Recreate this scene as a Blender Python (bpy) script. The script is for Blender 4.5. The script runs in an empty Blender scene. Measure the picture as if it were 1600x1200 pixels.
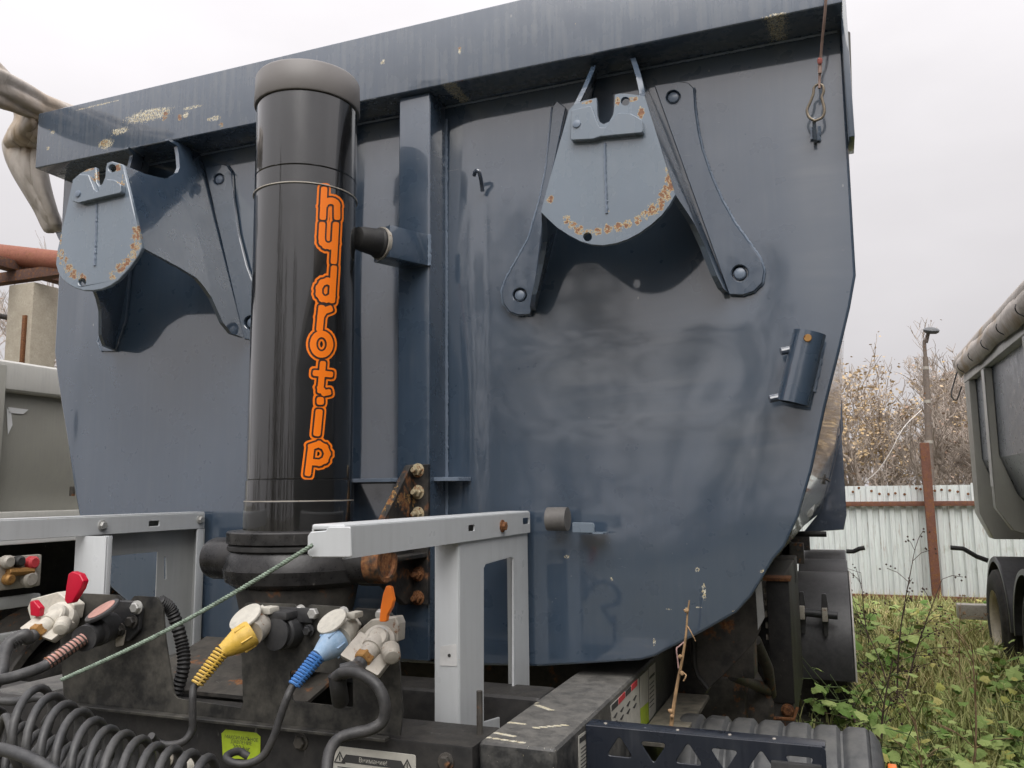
import bpy, bmesh, math, random
import numpy as np
from mathutils import Vector, Matrix, noise as mnoise
from mathutils.geometry import tessellate_polygon
from math import sin, cos, pi, radians, sqrt, atan2
random.seed(7); rng = np.random.default_rng(7)
sc = bpy.context.scene
COL = sc.collection

# ------------------------------------------------------------------ camera
H = 1.85                                   # eye height above the yard
FL = 1300.0                                # focal length in photo pixels (1600 wide)
YAW, PITCH, ROLL = radians(21.09), radians(7.39), radians(-0.65)
FW = Vector((-sin(YAW) * cos(PITCH), cos(YAW) * cos(PITCH), sin(PITCH)))
_r = Vector((cos(YAW), sin(YAW), 0)); _u = _r.cross(FW)
RT = cos(ROLL) * _r + sin(ROLL) * _u
UP = -sin(ROLL) * _r + cos(ROLL) * _u
CAM = Vector((1.187, -2.033, H))
cd = bpy.data.cameras.new('camera'); co = bpy.data.objects.new('camera', cd); COL.objects.link(co)
M = Matrix((RT, UP, -FW)).transposed().to_4x4(); M.translation = CAM
co.matrix_world = M
cd.sensor_fit = 'HORIZONTAL'; cd.sensor_width = 36.0; cd.lens = 36.0 * FL / 1600.0
cd.clip_start = 0.05; cd.clip_end = 600
sc.camera = co
sc.cycles.use_adaptive_sampling = True; sc.cycles.adaptive_threshold = 0.03; sc.cycles.use_denoising = True; sc.cycles.max_bounces = 6; sc.cycles.diffuse_bounces = 3; sc.cycles.glossy_bounces = 3; sc.cycles.transmission_bounces = 2

# ------------------------------------------------------------------ sky, sun, exposure
w = bpy.data.worlds.new('World'); sc.world = w; w.use_nodes = True
nt = w.node_tree; nt.nodes.clear()
wo = nt.nodes.new('ShaderNodeOutputWorld'); bg = nt.nodes.new('ShaderNodeBackground')
sky = nt.nodes.new('ShaderNodeTexSky'); sky.sky_type = 'NISHITA'; sky.sun_disc = False
sky.sun_elevation = radians(48); sky.sun_rotation = radians(200); sky.dust_density = 6; sky.air_density = 1.5
bw = nt.nodes.new('ShaderNodeHueSaturation'); bw.inputs['Saturation'].default_value = 0.12
nt.links.new(sky.outputs[0], bw.inputs['Color'])
# overcast deck: bright overhead, dimmer to the horizon (CIE overcast), faint cloud texture
tc = nt.nodes.new('ShaderNodeTexCoord'); sx = nt.nodes.new('ShaderNodeSeparateXYZ')
nt.links.new(tc.outputs['Generated'], sx.inputs[0])
mr = nt.nodes.new('ShaderNodeMapRange'); mr.inputs[1].default_value = 0; mr.inputs[2].default_value = 1
mr.inputs[3].default_value = 4.3; mr.inputs[4].default_value = 13.0
pw_ = nt.nodes.new('ShaderNodeMath'); pw_.operation = 'POWER'; pw_.use_clamp = True; pw_.inputs[1].default_value = 1.7; nt.links.new(sx.outputs[2], pw_.inputs[0])
nt.links.new(pw_.outputs[0], mr.inputs[0])
mp = nt.nodes.new('ShaderNodeMapping'); mp.inputs['Scale'].default_value = (2.2, 2.2, 5)
nt.links.new(tc.outputs['Generated'], mp.inputs[0])
ns = nt.nodes.new('ShaderNodeTexNoise'); ns.inputs['Scale'].default_value = 1.3; ns.inputs['Detail'].default_value = 5
nt.links.new(mp.outputs[0], ns.inputs['Vector'])
nr = nt.nodes.new('ShaderNodeMapRange'); nr.inputs[1].default_value = .3; nr.inputs[2].default_value = .7
nr.inputs[3].default_value = .93; nr.inputs[4].default_value = 1.06
nt.links.new(ns.outputs['Fac'], nr.inputs[0])
mu = nt.nodes.new('ShaderNodeMath'); mu.operation = 'MULTIPLY'
nt.links.new(mr.outputs[0], mu.inputs[0]); nt.links.new(nr.outputs[0], mu.inputs[1])
tint = nt.nodes.new('ShaderNodeMix'); tint.data_type = 'RGBA'; tint.blend_type = 'MULTIPLY'; tint.inputs[0].default_value = 1
cv = nt.nodes.new('ShaderNodeCombineColor')
for i in range(3): nt.links.new(mu.outputs[0], cv.inputs[i])
nt.links.new(cv.outputs[0], tint.inputs[6]); tint.inputs[7].default_value = (1.0, .968, .995, 1)
mx = nt.nodes.new('ShaderNodeMix'); mx.data_type = 'RGBA'; mx.inputs[0].default_value = .94
nt.links.new(bw.outputs[0], mx.inputs[6]); nt.links.new(tint.outputs[2], mx.inputs[7])
nt.links.new(mx.outputs[2], bg.inputs[0]); bg.inputs[1].default_value = 0.1
nt.links.new(bg.outputs[0], wo.inputs[0])
sl = bpy.data.lights.new('sun', 'SUN'); sl.energy = 1.5; sl.angle = radians(50); sl.color = (1, .97, .93)
so = bpy.data.objects.new('sun', sl); COL.objects.link(so)
so.rotation_euler = Vector((-.25, .75, -1.0)).to_track_quat('-Z', 'Y').to_euler()
sc.view_settings.view_transform = 'Standard'; sc.view_settings.look = 'None'
sc.view_settings.gamma = 1; sc.view_settings.exposure = 0.62; sc.view_settings.use_curve_mapping = False

# ------------------------------------------------------------------ sight lines: where a point seen in the photo stands
def ray(x, y): return RT * ((x - 800) / FL) - UP * ((y - 600) / FL) + FW
def at(x, y, Y=None, X=None, Z=None):
    d = ray(x, y)
    t = (Y - CAM.y) / d.y if Y is not None else (X - CAM.x) / d.x if X is not None else (Z - CAM.z) / d.z
    return CAM + t * d
def at_plane(x, y, p, n):
    d = ray(x, y); return CAM + d * ((Vector(p) - CAM).dot(n) / d.dot(n))

# ------------------------------------------------------------------ mesh helpers
def link(name, me, mat=None, parent=None, sharp=35):
    o = bpy.data.objects.new(name, me); COL.objects.link(o)
    if mat is not None and len(me.materials) == 0: me.materials.append(mat)
    if parent is not None: o.parent = parent
    if sharp is not None and len(me.polygons):
        me.polygons.foreach_set('use_smooth', [True] * len(me.polygons))
        me.set_sharp_from_angle(angle=radians(sharp))
    return o
def tag(o, label, cat, group=None, kind=None):
    if label: o['label'] = label
    if cat: o['category'] = cat
    if group: o['group'] = group
    if kind: o['kind'] = kind
    return o
def thing(name, label, cat, loc=(0, 0, 0), group=None):
    o = bpy.data.objects.new(name, None); COL.objects.link(o)
    o.empty_display_size = .1
    tag(o, label, cat, group); o['base'] = list(loc)
    return o
def bm_obj(name, bm, mat, parent=None, sharp=35):
    bmesh.ops.recalc_face_normals(bm, faces=bm.faces)
    me = bpy.data.meshes.new(name); bm.to_mesh(me); bm.free()
    return link(name, me, mat, parent, sharp)
def bevel_bm(bm, b, seg=2, ang=25):
    if b <= 0: return
    es = [e for e in bm.edges if len(e.link_faces) == 2 and e.calc_face_angle(0) > radians(ang)]
    bmesh.ops.bevel(bm, geom=es, offset=b, segments=seg, profile=.6, affect='EDGES', clamp_overlap=True)
def add_box(bm, x0, x1, y0, y1, z0, z1):
    vs = [bm.verts.new(p) for p in ((x0, y0, z0), (x1, y0, z0), (x1, y1, z0), (x0, y1, z0), (x0, y0, z1), (x1, y0, z1), (x1, y1, z1), (x0, y1, z1))]
    for f in ((0, 3, 2, 1), (4, 5, 6, 7), (0, 1, 5, 4), (1, 2, 6, 5), (2, 3, 7, 6), (3, 0, 4, 7)): bm.faces.new([vs[i] for i in f])
def box(name, x0, x1, y0, y1, z0, z1, mat, parent=None, bev=.003, seg=2):
    bm = bmesh.new(); add_box(bm, x0, x1, y0, y1, z0, z1)
    bmesh.ops.recalc_face_normals(bm, faces=bm.faces); bevel_bm(bm, bev, seg)
    return bm_obj(name, bm, mat, parent)
def fillet(loop, r, n=5):
    out = []; L = len(loop)
    for i in range(L):
        p0, p, p1 = Vector(loop[i - 1][:2]), Vector(loop[i][:2]), Vector(loop[(i + 1) % L][:2])
        rr = loop[i][2] if len(loop[i]) > 2 else r
        a = (p0 - p); b = (p1 - p); la, lb = a.length, b.length
        if rr <= 0 or la < 1e-6 or lb < 1e-6: out.append(tuple(p)); continue
        a /= la; b /= lb
        ang = a.angle(b, pi)
        if ang > radians(172): out.append(tuple(p)); continue
        d = min(rr / math.tan(ang / 2), la * .48, lb * .48)
        s, e = p + a * d, p + b * d
        for k in range(n + 1):
            t = k / n
            out.append(tuple(s.lerp(p, t).lerp(p.lerp(e, t), t)))
    return out
def circ(cx, cy, r, n=20): return [(cx + r * cos(2 * pi * k / n), cy + r * sin(2 * pi * k / n)) for k in range(n)]
def prism_bm(loops3, ext, bev=0, seg=1):
    """loops3: outer + hole loops as 3D points on one plane; ext: vector to the other face"""
    bm = bmesh.new(); ext = Vector(ext)
    tris = tessellate_polygon([[Vector(p) for p in l] for l in loops3])
    flat = [Vector(p) for l in loops3 for p in l]
    A = [bm.verts.new(p) for p in flat]; B = [bm.verts.new(p + ext) for p in flat]
    for t in tris:
        try:
            bm.faces.new([A[i] for i in t]); bm.faces.new([B[i] for i in reversed(t)])
        except ValueError: pass
    k = 0
    for l in loops3:
        n = len(l)
        for i in range(n):
            j = (i + 1) % n
            try: bm.faces.new((A[k + i], A[k + j], B[k + j], B[k + i]))
            except ValueError: pass
        k += n
    bmesh.ops.recalc_face_normals(bm, faces=bm.faces)
    bmesh.ops.dissolve_limit(bm, angle_limit=.002, verts=[], edges=[e for e in bm.edges if len(e.link_faces) == 2 and e.calc_face_angle(0) < .002 and len(loops3) == 1])
    bevel_bm(bm, bev, seg)
    return bm
def prism(name, loops3, ext, mat, parent=None, bev=0, seg=1, sharp=35):
    return bm_obj(name, prism_bm(loops3, ext, bev, seg), mat, parent, sharp)
def plateY(name, loops, Y, th, mat, parent=None, r=0, bev=.0015, seg=1):
    """plate facing the viewer: photo-pixel loops on plane Y, thickness away from the viewer"""
    L3 = []
    for l in loops:
        w2 = []
        for p in l:
            v = at(p[0], p[1], Y=Y); w2.append((v.x, v.z) + ((p[2],) if len(p) > 2 else ()))
        L3.append([(a, Y, b) for a, b in (fillet(w2, r) if (r or any(len(q) > 2 for q in w2)) else [q[:2] for q in w2])])
    return prism(name, L3, (0, th, 0), mat, parent, bev, seg)
def plateX(name, loops, X, th, mat, parent=None, r=0, bev=.0015, seg=1):
    L3 = []
    for l in loops:
        w2 = []
        for p in l:
            v = at(p[0], p[1], X=X); w2.append((v.y, v.z) + ((p[2],) if len(p) > 2 else ()))
        L3.append([(X, a, b) for a, b in (fillet(w2, r) if (r or any(len(q) > 2 for q in w2)) else [q[:2] for q in w2])])
    return prism(name, L3, (-th, 0, 0), mat, parent, bev, seg)
def wplate(name, loops, axis, c, th, mat, parent=None, r=0, bev=.0015, seg=1):
    """plate from world 2D loops; axis 'x','y','z' constant at c, thickness th along +axis"""
    L3 = []
    for l in loops:
        l = fillet(l, r) if r else [q[:2] for q in l]
        L3.append([{'x': (c, a, b), 'y': (a, c, b), 'z': (a, b, c)}[axis] for a, b in l])
    return prism(name, L3, {'x': (th, 0, 0), 'y': (0, th, 0), 'z': (0, 0, th)}[axis], mat, parent, bev, seg)
def frame_of(d):
    d = Vector(d).normalized(); a = Vector((0, 0, 1)) if abs(d.z) < .9 else Vector((0, 1, 0))
    u = d.cross(a).normalized(); return u, d.cross(u).normalized(), d
def add_lathe(bm, prof, o, d, n=32, cap=True, a0=0., a1=2 * pi):
    """prof: list of (s along d, radius)"""
    u, v, d = frame_of(d); o = Vector(o); full = abs(a1 - a0 - 2 * pi) < 1e-6
    m = n if full else n + 1
    rings = []
    for s, r in prof:
        rings.append([bm.verts.new(o + d * s + (u * cos(a0 + (a1 - a0) * k / n) + v * sin(a0 + (a1 - a0) * k / n)) * max(r, 1e-5)) for k in range(m)])
    for a, b in zip(rings, rings[1:]):
        for k in range(n):
            j = (k + 1) % m
            bm.faces.new((a[k], a[j], b[j], b[k]))
    if cap and full:
        for rg in (rings[0], rings[-1]): bm.faces.new(rg)
def lathe(name, prof, o, d, mat, parent=None, n=32, sharp=30, cap=True):
    bm = bmesh.new(); add_lathe(bm, prof, o, d, n, cap); return bm_obj(name, bm, mat, parent, sharp)
def rod(name, a, b, r, mat, parent=None, n=16, bev=.0):
    a, b = Vector(a), Vector(b); L = (b - a).length
    bv = min(bev or r * .12, L * .2)
    return lathe(name, [(0, r - bv), (bv, r), (L - bv, r), (L, r - bv)], a, b - a, mat, parent, n)
def spline(pts, n=8):
    P = [Vector(p) for p in pts]; out = []
    for i in range(len(P) - 1):
        p0 = P[i - 1] if i else P[0] * 2 - P[1]; p1, p2 = P[i], P[i + 1]
        p3 = P[i + 2] if i + 2 < len(P) else P[-1] * 2 - P[-2]
        for k in range(n):
            t = k / n
            out.append(.5 * ((2 * p1) + (p2 - p0) * t + (2 * p0 - 5 * p1 + 4 * p2 - p3) * t * t + (3 * p1 - p0 - 3 * p2 + p3) * t ** 3))
    out.append(P[-1]); return out
def add_tube(bm, pts, r, n=10, cap=True):
    P = [Vector(p) for p in pts]; rr = r if callable(r) else (lambda i, t: r)
    T = [(P[min(i + 1, len(P) - 1)] - P[max(i - 1, 0)]).normalized() for i in range(len(P))]
    u, v, _ = frame_of(T[0]); rings = []
    for i, p in enumerate(P):
        u = (u - T[i] * u.dot(T[i])).normalized(); v = T[i].cross(u)
        q = rr(i, i / (len(P) - 1))
        rings.append([bm.verts.new(p + (u * cos(2 * pi * k / n) + v * sin(2 * pi * k / n)) * q) for k in range(n)])
    for a, b in zip(rings, rings[1:]):
        for k in range(n): bm.faces.new((a[k], a[(k + 1) % n], b[(k + 1) % n], b[k]))
    if cap: bm.faces.new(rings[0]); bm.faces.new(rings[-1])
def tube(name, pts, r, mat, parent=None, n=10, smooth=0, sharp=40):
    bm = bmesh.new(); add_tube(bm, spline(pts, smooth) if smooth else pts, r, n); return bm_obj(name, bm, mat, parent, sharp)
def hexbolt(name, p, d, r, mat, parent, h=None, wash=True, stud=0.0):
    """hex head with washer and optional stud, axis d pointing out of the surface"""
    h = h or r * .75; bm = bmesh.new(); u, v, d = frame_of(d); p = Vector(p)
    if wash: add_lathe(bm, [(-.001, r * 1.45), (r * .18, r * 1.45), (r * .22, r * 1.35)], p, d, 20)
    s = p + d * (r * .2)
    add_lathe(bm, [(0, r * 1.1), (h * .8, r * 1.1), (h, r * .92)], s, d, 6)
    if stud: add_lathe(bm, [(0, r * .55), (stud * .85, r * .55), (stud, r * .42)], s + d * h, d, 12)
    return bm_obj(name, bm, mat, parent, 25)
def weld(name, pts, r, mat, parent, n=6, seed=1):
    rd = random.Random(seed); P = spline(pts, 1); Q = []
    for a, b in zip(P, P[1:]):
        k = max(1, int((b - a).length / (r * 1.1)))
        for i in range(k): Q.append(a.lerp(b, i / k) + Vector((rd.uniform(-1, 1), 0, rd.uniform(-1, 1))) * r * .15)
    Q.append(P[-1])
    return tube(name, Q, lambda i, t: r * (1.0 if i % 2 else .78) * rd.uniform(.85, 1.12), mat, parent, n)

# ------------------------------------------------------------------ procedural materials
class NB:
    def __init__(s, name):
        s.m = bpy.data.materials.new(name); s.m.use_nodes = True; s.t = s.m.node_tree; s.t.nodes.clear()
        s.out = s.n('ShaderNodeOutputMaterial'); s.b = s.n('ShaderNodeBsdfPrincipled'); s.l(s.b.outputs[0], s.out.inputs[0])
        s.pos = s.n('ShaderNodeTexCoord').outputs['Object']
    def n(s, k): return s.t.nodes.new(k)
    def l(s, a, b): s.t.links.new(a, b)
    def set(s, inp, v):
        if hasattr(v, 'is_output'): s.l(v, inp)
        else: inp.default_value = v
    def math(s, op, a, b=0.0, clamp=False):
        x = s.n('ShaderNodeMath'); x.operation = op; x.use_clamp = clamp; s.set(x.inputs[0], a); s.set(x.inputs[1], b); return x.outputs[0]
    def vmath(s, op, a, b=(0, 0, 0)):
        x = s.n('ShaderNodeVectorMath'); x.operation = op; s.set(x.inputs[0], a); s.set(x.inputs[1], b)
        return x.outputs['Value'] if op in ('LENGTH', 'DISTANCE', 'DOT_PRODUCT') else x.outputs[0]
    def scale(s, v): return s.vmath('MULTIPLY', s.pos, v)
    def noise(s, sc_, det=4, vec=None, rough=.55, dist=0):
        x = s.n('ShaderNodeTexNoise'); x.inputs['Scale'].default_value = sc_; x.inputs['Detail'].default_value = min(det, 3)
        x.inputs['Roughness'].default_value = rough; x.inputs['Distortion'].default_value = dist; s.l(vec or s.pos, x.inputs['Vector']); return x.outputs['Fac']
    def voro(s, sc_, vec=None, feat='F1', out='Distance'):
        x = s.n('ShaderNodeTexVoronoi'); x.inputs['Scale'].default_value = sc_; x.feature = feat; s.l(vec or s.pos, x.inputs['Vector']); return x.outputs[out]
    def mr(s, v, a, b, c=0., d=1., smooth=False):
        x = s.n('ShaderNodeMapRange'); x.interpolation_type = 'SMOOTHSTEP' if smooth else 'LINEAR'; x.clamp = True
        for i, q in enumerate((v, a, b, c, d)): s.set(x.inputs[i], q)
        return x.outputs[0]
    def mix(s, f, a, b, mode='MIX'):
        x = s.n('ShaderNodeMix'); x.data_type = 'RGBA'; x.blend_type = mode; s.set(x.inputs[0], f)
        for i, q in ((6, a), (7, b)):
            if not hasattr(q, 'is_output'): q = tuple(q) + ((1,) if len(q) == 3 else ())
            s.set(x.inputs[i], q)
        return x.outputs[2]
    def fmix(s, f, a, b):
        return s.math('ADD', a, s.math('MULTIPLY', f, s.math('SUBTRACT', b, a))) if hasattr(a, 'is_output') or hasattr(b, 'is_output') else s.mr(f, 0, 1, a, b)
    def bump(s, h, st=.2, dist=.01):
        x = s.n('ShaderNodeBump'); x.inputs['Strength'].default_value = st; x.inputs['Distance'].default_value = dist; s.l(h, x.inputs['Height'])
        if s.b.inputs['Normal'].is_linked: s.l(s.b.inputs['Normal'].links[0].from_socket, x.inputs['Normal'])
        s.l(x.outputs[0], s.b.inputs['Normal'])
    def blob(s, c, r):
        """1 at the centre of an ellipsoid falling to 0 at its rim"""
        v = s.vmath('SUBTRACT', s.pos, tuple(c)); v = s.vmath('DIVIDE', v, tuple(r)); return s.mr(s.vmath('LENGTH', v), 0, 1, 1, 0)
    def blobs(s, L):
        f = None
        for c, r in L:
            q = s.blob(c, r); f = q if f is None else s.math('MAXIMUM', f, q)
        return f
    def wear(s, L, nz, thr=.45, soft=.05, amp=.32):
        """noise-broken mask inside the listed patches"""
        f = s.math('ADD', s.math('MULTIPLY', s.mr(s.blobs(L), 0, .55), amp), nz)
        return s.mr(f, thr, thr + soft)
    def fin(s, col, rough, metal=0., coat=0., spec=.5, coat_rough=.04):
        s.b.inputs['Coat IOR'].default_value = 1.85
        if not hasattr(col, 'is_output'): col = tuple(col) + (1,)
        s.set(s.b.inputs['Base Color'], col); s.set(s.b.inputs['Roughness'], rough); s.set(s.b.inputs['Metallic'], metal)
        s.b.inputs['Coat Weight'].default_value = coat; s.b.inputs['Coat Roughness'].default_value = coat_rough
        s.b.inputs['Specular IOR Level'].default_value = spec
        return s.m
def PB(x, y, Y, wpx, hpx, ry=.3):
    """wear patch given where it is seen and how large"""
    c = at(x, y, Y=Y); a = at(x + wpx, y, Y=Y); b = at(x, y + hpx, Y=Y)
    return (c, (abs((a - c).length), ry, abs((b - c).length)))
CREAM = (.52, .42, .22); RUST = (.13, .045, .018); DUST = (.23, .235, .235)

def mat_paint(name, base, rough=.28, vary=.12, dust=.15, chips=None, rust=None, scr=True, dust_ripples=None, coat=0, wavy=0, spec=.5, specks=.5, chip_thr=.75, coat_ior=1.85):
    s = NB(name)
    big = s.noise(2.2, 5); mid = s.noise(14, 5); fine = s.noise(160, 3)
    streak = s.noise(3, 4, s.scale((22, 22, 1.1)))
    c = s.mix(s.mr(big, .3, .7), [v * (1 - vary) for v in base], [v * (1 + vary) for v in base])
    d = s.math('MULTIPLY', s.mr(streak, .42, .75), s.mr(mid, .3, .75)); d = s.math('MULTIPLY', d, dust)
    if dust_ripples: d = s.math('MAXIMUM', d, s.math('MULTIPLY', s.math('MULTIPLY', s.mr(s.blobs(dust_ripples), 0, .7), .24), s.mr(s.noise(1.6, 3, s.scale((1, 1, 7)), dist=.8), .36, .62, .35, 1)))  # dust film, with reflected ripples painted into it as wave bands
    c = s.mix(d, c, DUST)
    rg = s.math('ADD', s.mr(mid, .3, .7, rough * .8, rough * 1.25), s.math('MULTIPLY', d, .35))
    if specks:
        sp = s.math('MULTIPLY', s.mr(s.voro(17, s.scale((1, 1, .6))), .045, .03), s.mr(s.noise(6, 2), .55, .6))
        c = s.mix(s.math('MULTIPLY', sp, specks), c, (.42, .42, .40))
        s2 = s.math('MULTIPLY', s.mr(s.voro(31, s.vmath('ADD', s.pos, (3, 1, 2))), .05, .03), s.mr(s.noise(4.3, 2), .58, .62))
        c = s.mix(s.math('MULTIPLY', s2, specks * .7), c, (.5, .5, .47))
    if scr:
        wv = s.noise(5, 3, s.scale((3, 3, 40)), dist=1.2); sm = s.math('MULTIPLY', s.mr(wv, .735, .75), s.mr(s.noise(3.1, 2), .52, .6))
        c = s.mix(s.math('MULTIPLY', sm, .45), c, (.45, .45, .43))
    if chips:
        k = s.wear(chips, s.noise(260, 6, s.scale((1, 1, .6)), rough=.8), chip_thr, .02); c = s.mix(k, c, s.mix(s.mr(fine, .4, .6), CREAM, (.72, .68, .55))); rg = s.fmix(k, rg, .75)
    if rust:
        rz = s.math('ADD', s.math('MULTIPLY', s.math('ADD', s.noise(140, 7, rough=.75), s.noise(48, 4)), 1.0), -.5); k = s.wear(rust, rz, .86, .03, .44); c = s.mix(k, c, CREAM)
        k2 = s.wear(rust, rz, .92, .03, .44); c = s.mix(k2, c, s.mix(s.mr(fine, .35, .65), RUST, (.30, .12, .035))); rg = s.fmix(k, rg, .85)
    s.bump(s.noise(240, 2), .04, .002)
    if wavy: s.bump(s.noise(1.0, 3, s.scale((1.1, 1.1, 5.5)), dist=.6), wavy, .02)
    m_ = s.fin(c, rg, 0, coat, spec); s.b.inputs['Coat IOR'].default_value = coat_ior; return m_

def mat_grimy(name, base, rough=.55, *a_, chips=None, **k_):
    m = mat_grimy0(name, base, rough, *a_, chips=chips, **k_); return m
def mat_grimy0(name, base, rough=.55, dirt=(.16, .13, .10), amount=.5, rust=None, rustall=0., metal=0., bumps=.15, spec=.45, scale=1., dustup=.0, chips=None):
    """dark steel, rubber or plastic with dried dirt, scuffs and rust"""
    s = NB(name)
    a = s.noise(5 * scale, 6, rough=.65); b = s.noise(28 * scale, 5, rough=.7); f = s.noise(130 * scale, 3)
    c = s.mix(s.mr(b, .3, .7), [v * .8 for v in base], [v * 1.2 for v in base])
    k = s.math('MULTIPLY', s.mr(s.math('ADD', s.math('MULTIPLY', a, .6), s.math('MULTIPLY', b, .4)), .42, .72), amount)
    if dustup:
        nz = s.n('ShaderNodeNewGeometry').outputs['Normal']; sp = s.n('ShaderNodeSeparateXYZ'); s.l(nz, sp.inputs[0])
        k = s.math('MAXIMUM', k, s.math('MULTIPLY', s.mr(sp.outputs[2], .5, .95), s.mr(b, .25, .6, .25 * dustup, dustup)))
    c = s.mix(k, c, dirt)
    sc1 = s.math('MULTIPLY', s.mr(s.noise(60 * scale, 4, s.scale((1, 1, .25)), rough=.75), .66, .72), s.mr(a, .45, .6)); c = s.mix(s.math('MULTIPLY', sc1, .5 * min(1, amount * 1.6)), c, (.34, .32, .29))
    rg = s.math('ADD', s.mr(f, .3, .7, rough - .06, rough + .06), s.math('MULTIPLY', k, .3))
    if rustall:
        q = s.mr(s.noise(16 * scale, 7, rough=.72), .62 - .3 * rustall, .72 - .3 * rustall); c = s.mix(q, c, s.mix(s.mr(f, .35, .65), RUST, (.28, .13, .05))); rg = s.fmix(q, rg, .85)
    if rust:
        q = s.wear(rust, s.noise(80, 7, rough=.75), .74, .05); c = s.mix(q, c, s.mix(s.mr(f, .35, .65), (.34, .22, .08), (.2, .08, .03))); rg = s.fmix(q, rg, .85)
    if chips:
        q = s.wear(chips, s.noise(200, 3, rough=.8), .68, .03); c = s.mix(q, c, s.mix(s.mr(f, .35, .65), (.55, .48, .30), (.62, .60, .52)))
    s.bump(s.noise(190 * scale, 3), bumps, .002)
    return s.fin(c, rg, metal, 0, spec)
def mat_flat(name, base, rough=.6, metal=0., vary=.15, sc_=20, bump=.1, bsc=120, spec=.5):
    s = NB(name); a = s.noise(sc_, 5)
    c = s.mix(s.mr(a, .3, .7), [v * (1 - vary) for v in base], [min(1, v * (1 + vary)) for v in base])
    if bump: s.bump(s.noise(bsc, 3), bump, .002)
    return s.fin(c, rough, metal, 0, spec)

BLUE = (.042, .066, .101)
# wear on the trailer front, placed where the photo shows it
beam_chips = [PB(232, 180, -.12, 62, 16), PB(165, 225, -.12, 20, 13), PB(187, 205, -.12, 22, 9), PB(300, 168, -.12, 26, 4), PB(335, 185, -.12, 18, 7), PB(290, 180, -.12, 8, 9),
    PB(82, 207, -.12, 6, 5), PB(75, 232, -.12, 4, 5), PB(105, 258, -.12, 28, 3), PB(598, 97, -.12, 6, 7), PB(385, 198, -.12, 26, 3), PB(718, 80, -.12, 4, 8), PB(700, 131, -.12, 18, 3), PB(1212, 24, -.12, 34, 5), PB(150, 165, -.12, 60, 2)]
beam_rust = [PB(258, 181, -.12, 7, 10), PB(163, 224, -.12, 8, 9), PB(345, 196, -.12, 6, 6), PB(718, 76, -.12, 4, 4), PB(281, 183, -.12, 6, 7)]
wall_chips = [PB(1045, 952, 0, 9, 2), PB(1072, 950, 0, 5, 3), PB(1092, 949, 0, 10, 2), PB(1100, 925, 0, 6, 22), PB(1150, 955, 0, 12, 3), PB(1195, 893, 0, 16, 5), PB(1022, 1003, 0, 4, 12), PB(1090, 890, 0, 6, 6), PB(885, 870, 0, 8, 4), PB(955, 905, 0, 4, 6)]
rail_chips = [PB(30, 790, -.5, 4, 4)]
pl_r = -.25; pl_l = -.40
arcR = [(1047, 268), (1047, 280), (1045, 293), (1039, 305), (1031, 317), (1021, 327), (1009, 336), (996, 343), (981, 350), (966, 355), (950, 358), (935, 361), (920, 364), (906, 360), (894, 352), (885, 343)]
arcL = [(214, 358), (214, 370), (212, 384), (206, 398), (198, 409), (188, 419), (176, 428), (128, 434), (117, 428), (107, 419), (99, 408), (94, 396)]
plate_rust = [PB(x, y, pl_r, 16 if x > 1015 else 12, 16 if x > 1015 else 12, .04) for x, y in arcR] + [PB(x, y, pl_l, 12, 12, .04) for x, y in arcL] + [
    PB(1002, 176, pl_r, 8, 18, .04), PB(985, 156, pl_r, 22, 6, .04), PB(965, 158, pl_r, 7, 12, .04), PB(918, 160, pl_r, 16, 4, .04), PB(860, 312, pl_r, 8, 10, .04), PB(950, 331, pl_r, 4, 4, .04),
    PB(140, 264, pl_l, 14, 5, .04), PB(149, 275, pl_l, 4, 14, .04), PB(184, 262, pl_l, 10, 8, .04), PB(192, 285, pl_l, 5, 18, .04), PB(94, 375, pl_l, 4, 14, .04)]
M_wall = mat_paint('blue_wall_paint', BLUE, .30, .08, .10, wall_chips, None, dust_ripples=[PB(970, 570, 0, 270, 190), PB(1275, 300, 0, 62, 260), PB(1180, 700, 0, 120, 120)], wavy=.009, spec=.5, coat=1.0, chip_thr=.81, coat_ior=2.0); M_wall.node_tree.nodes['Principled BSDF'].inputs['Coat Roughness'].default_value = .06
M_beam = mat_paint('blue_beam_paint', (.066, .092, .130), .24, .12, .55, beam_chips, beam_rust, spec=.6, coat=.8, chip_thr=.80)  # dust tone raised on the beam to paint in its pale sky reflection
M_blue = mat_paint('blue_bracket_paint', BLUE, .28, .12, .14, None, None, spec=.6, coat=.8)
M_plate = mat_paint('worn_blue_plate_paint', (.15, .19, .235), .26, .12, .22, None, plate_rust, spec=.6, coat=.5)
M_bluetub = mat_paint('blue_tub_side_paint', (.05, .066, .098), .22, .1, .1, spec=.6, coat=.8)
M_weld = mat_paint('painted_weld', (.16, .20, .26), .3, .2, .1, None, None, False, spec=.7, specks=0)
M_cyl = mat_paint('black_cylinder_paint', (.0075, .0073, .0075), .2, .15, .05, [PB(546, 560, -.30, 3, 60, .1), PB(548, 700, -.30, 3, 30, .1), PB(408, 340, -.40, 3, 8, .1)], None, True, spec=.6, wavy=0, coat=1.0, chip_thr=.79, coat_ior=1.62)
M_cap = mat_flat('grey_rubber_cap', (.19, .178, .17), .45, 0, .06, 6, .03)
M_housing = mat_grimy('black_cast_housing', (.010, .010, .011), .26, (.10, .095, .09), .5, [PB(560, 895, -.52, 50, 30, .2), PB(600, 890, -.45, 40, 40, .2)])
M_bushing = mat_grimy('rusty_bushing', (.025, .020, .016), .5, (.12, .09, .06), .6, None, .55)
M_bracketblk = mat_grimy('black_worn_bracket', (.014, .014, .015), .5, (.17, .14, .10), .4, [PB(625, 780, -.15, 22, 26, .2), PB(608, 780, -.2, 20, 40, .2)], .18)
M_orange = mat_flat('orange_vinyl', (.95, .21, .008), .35, 0, .03, 5, 0)
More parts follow.
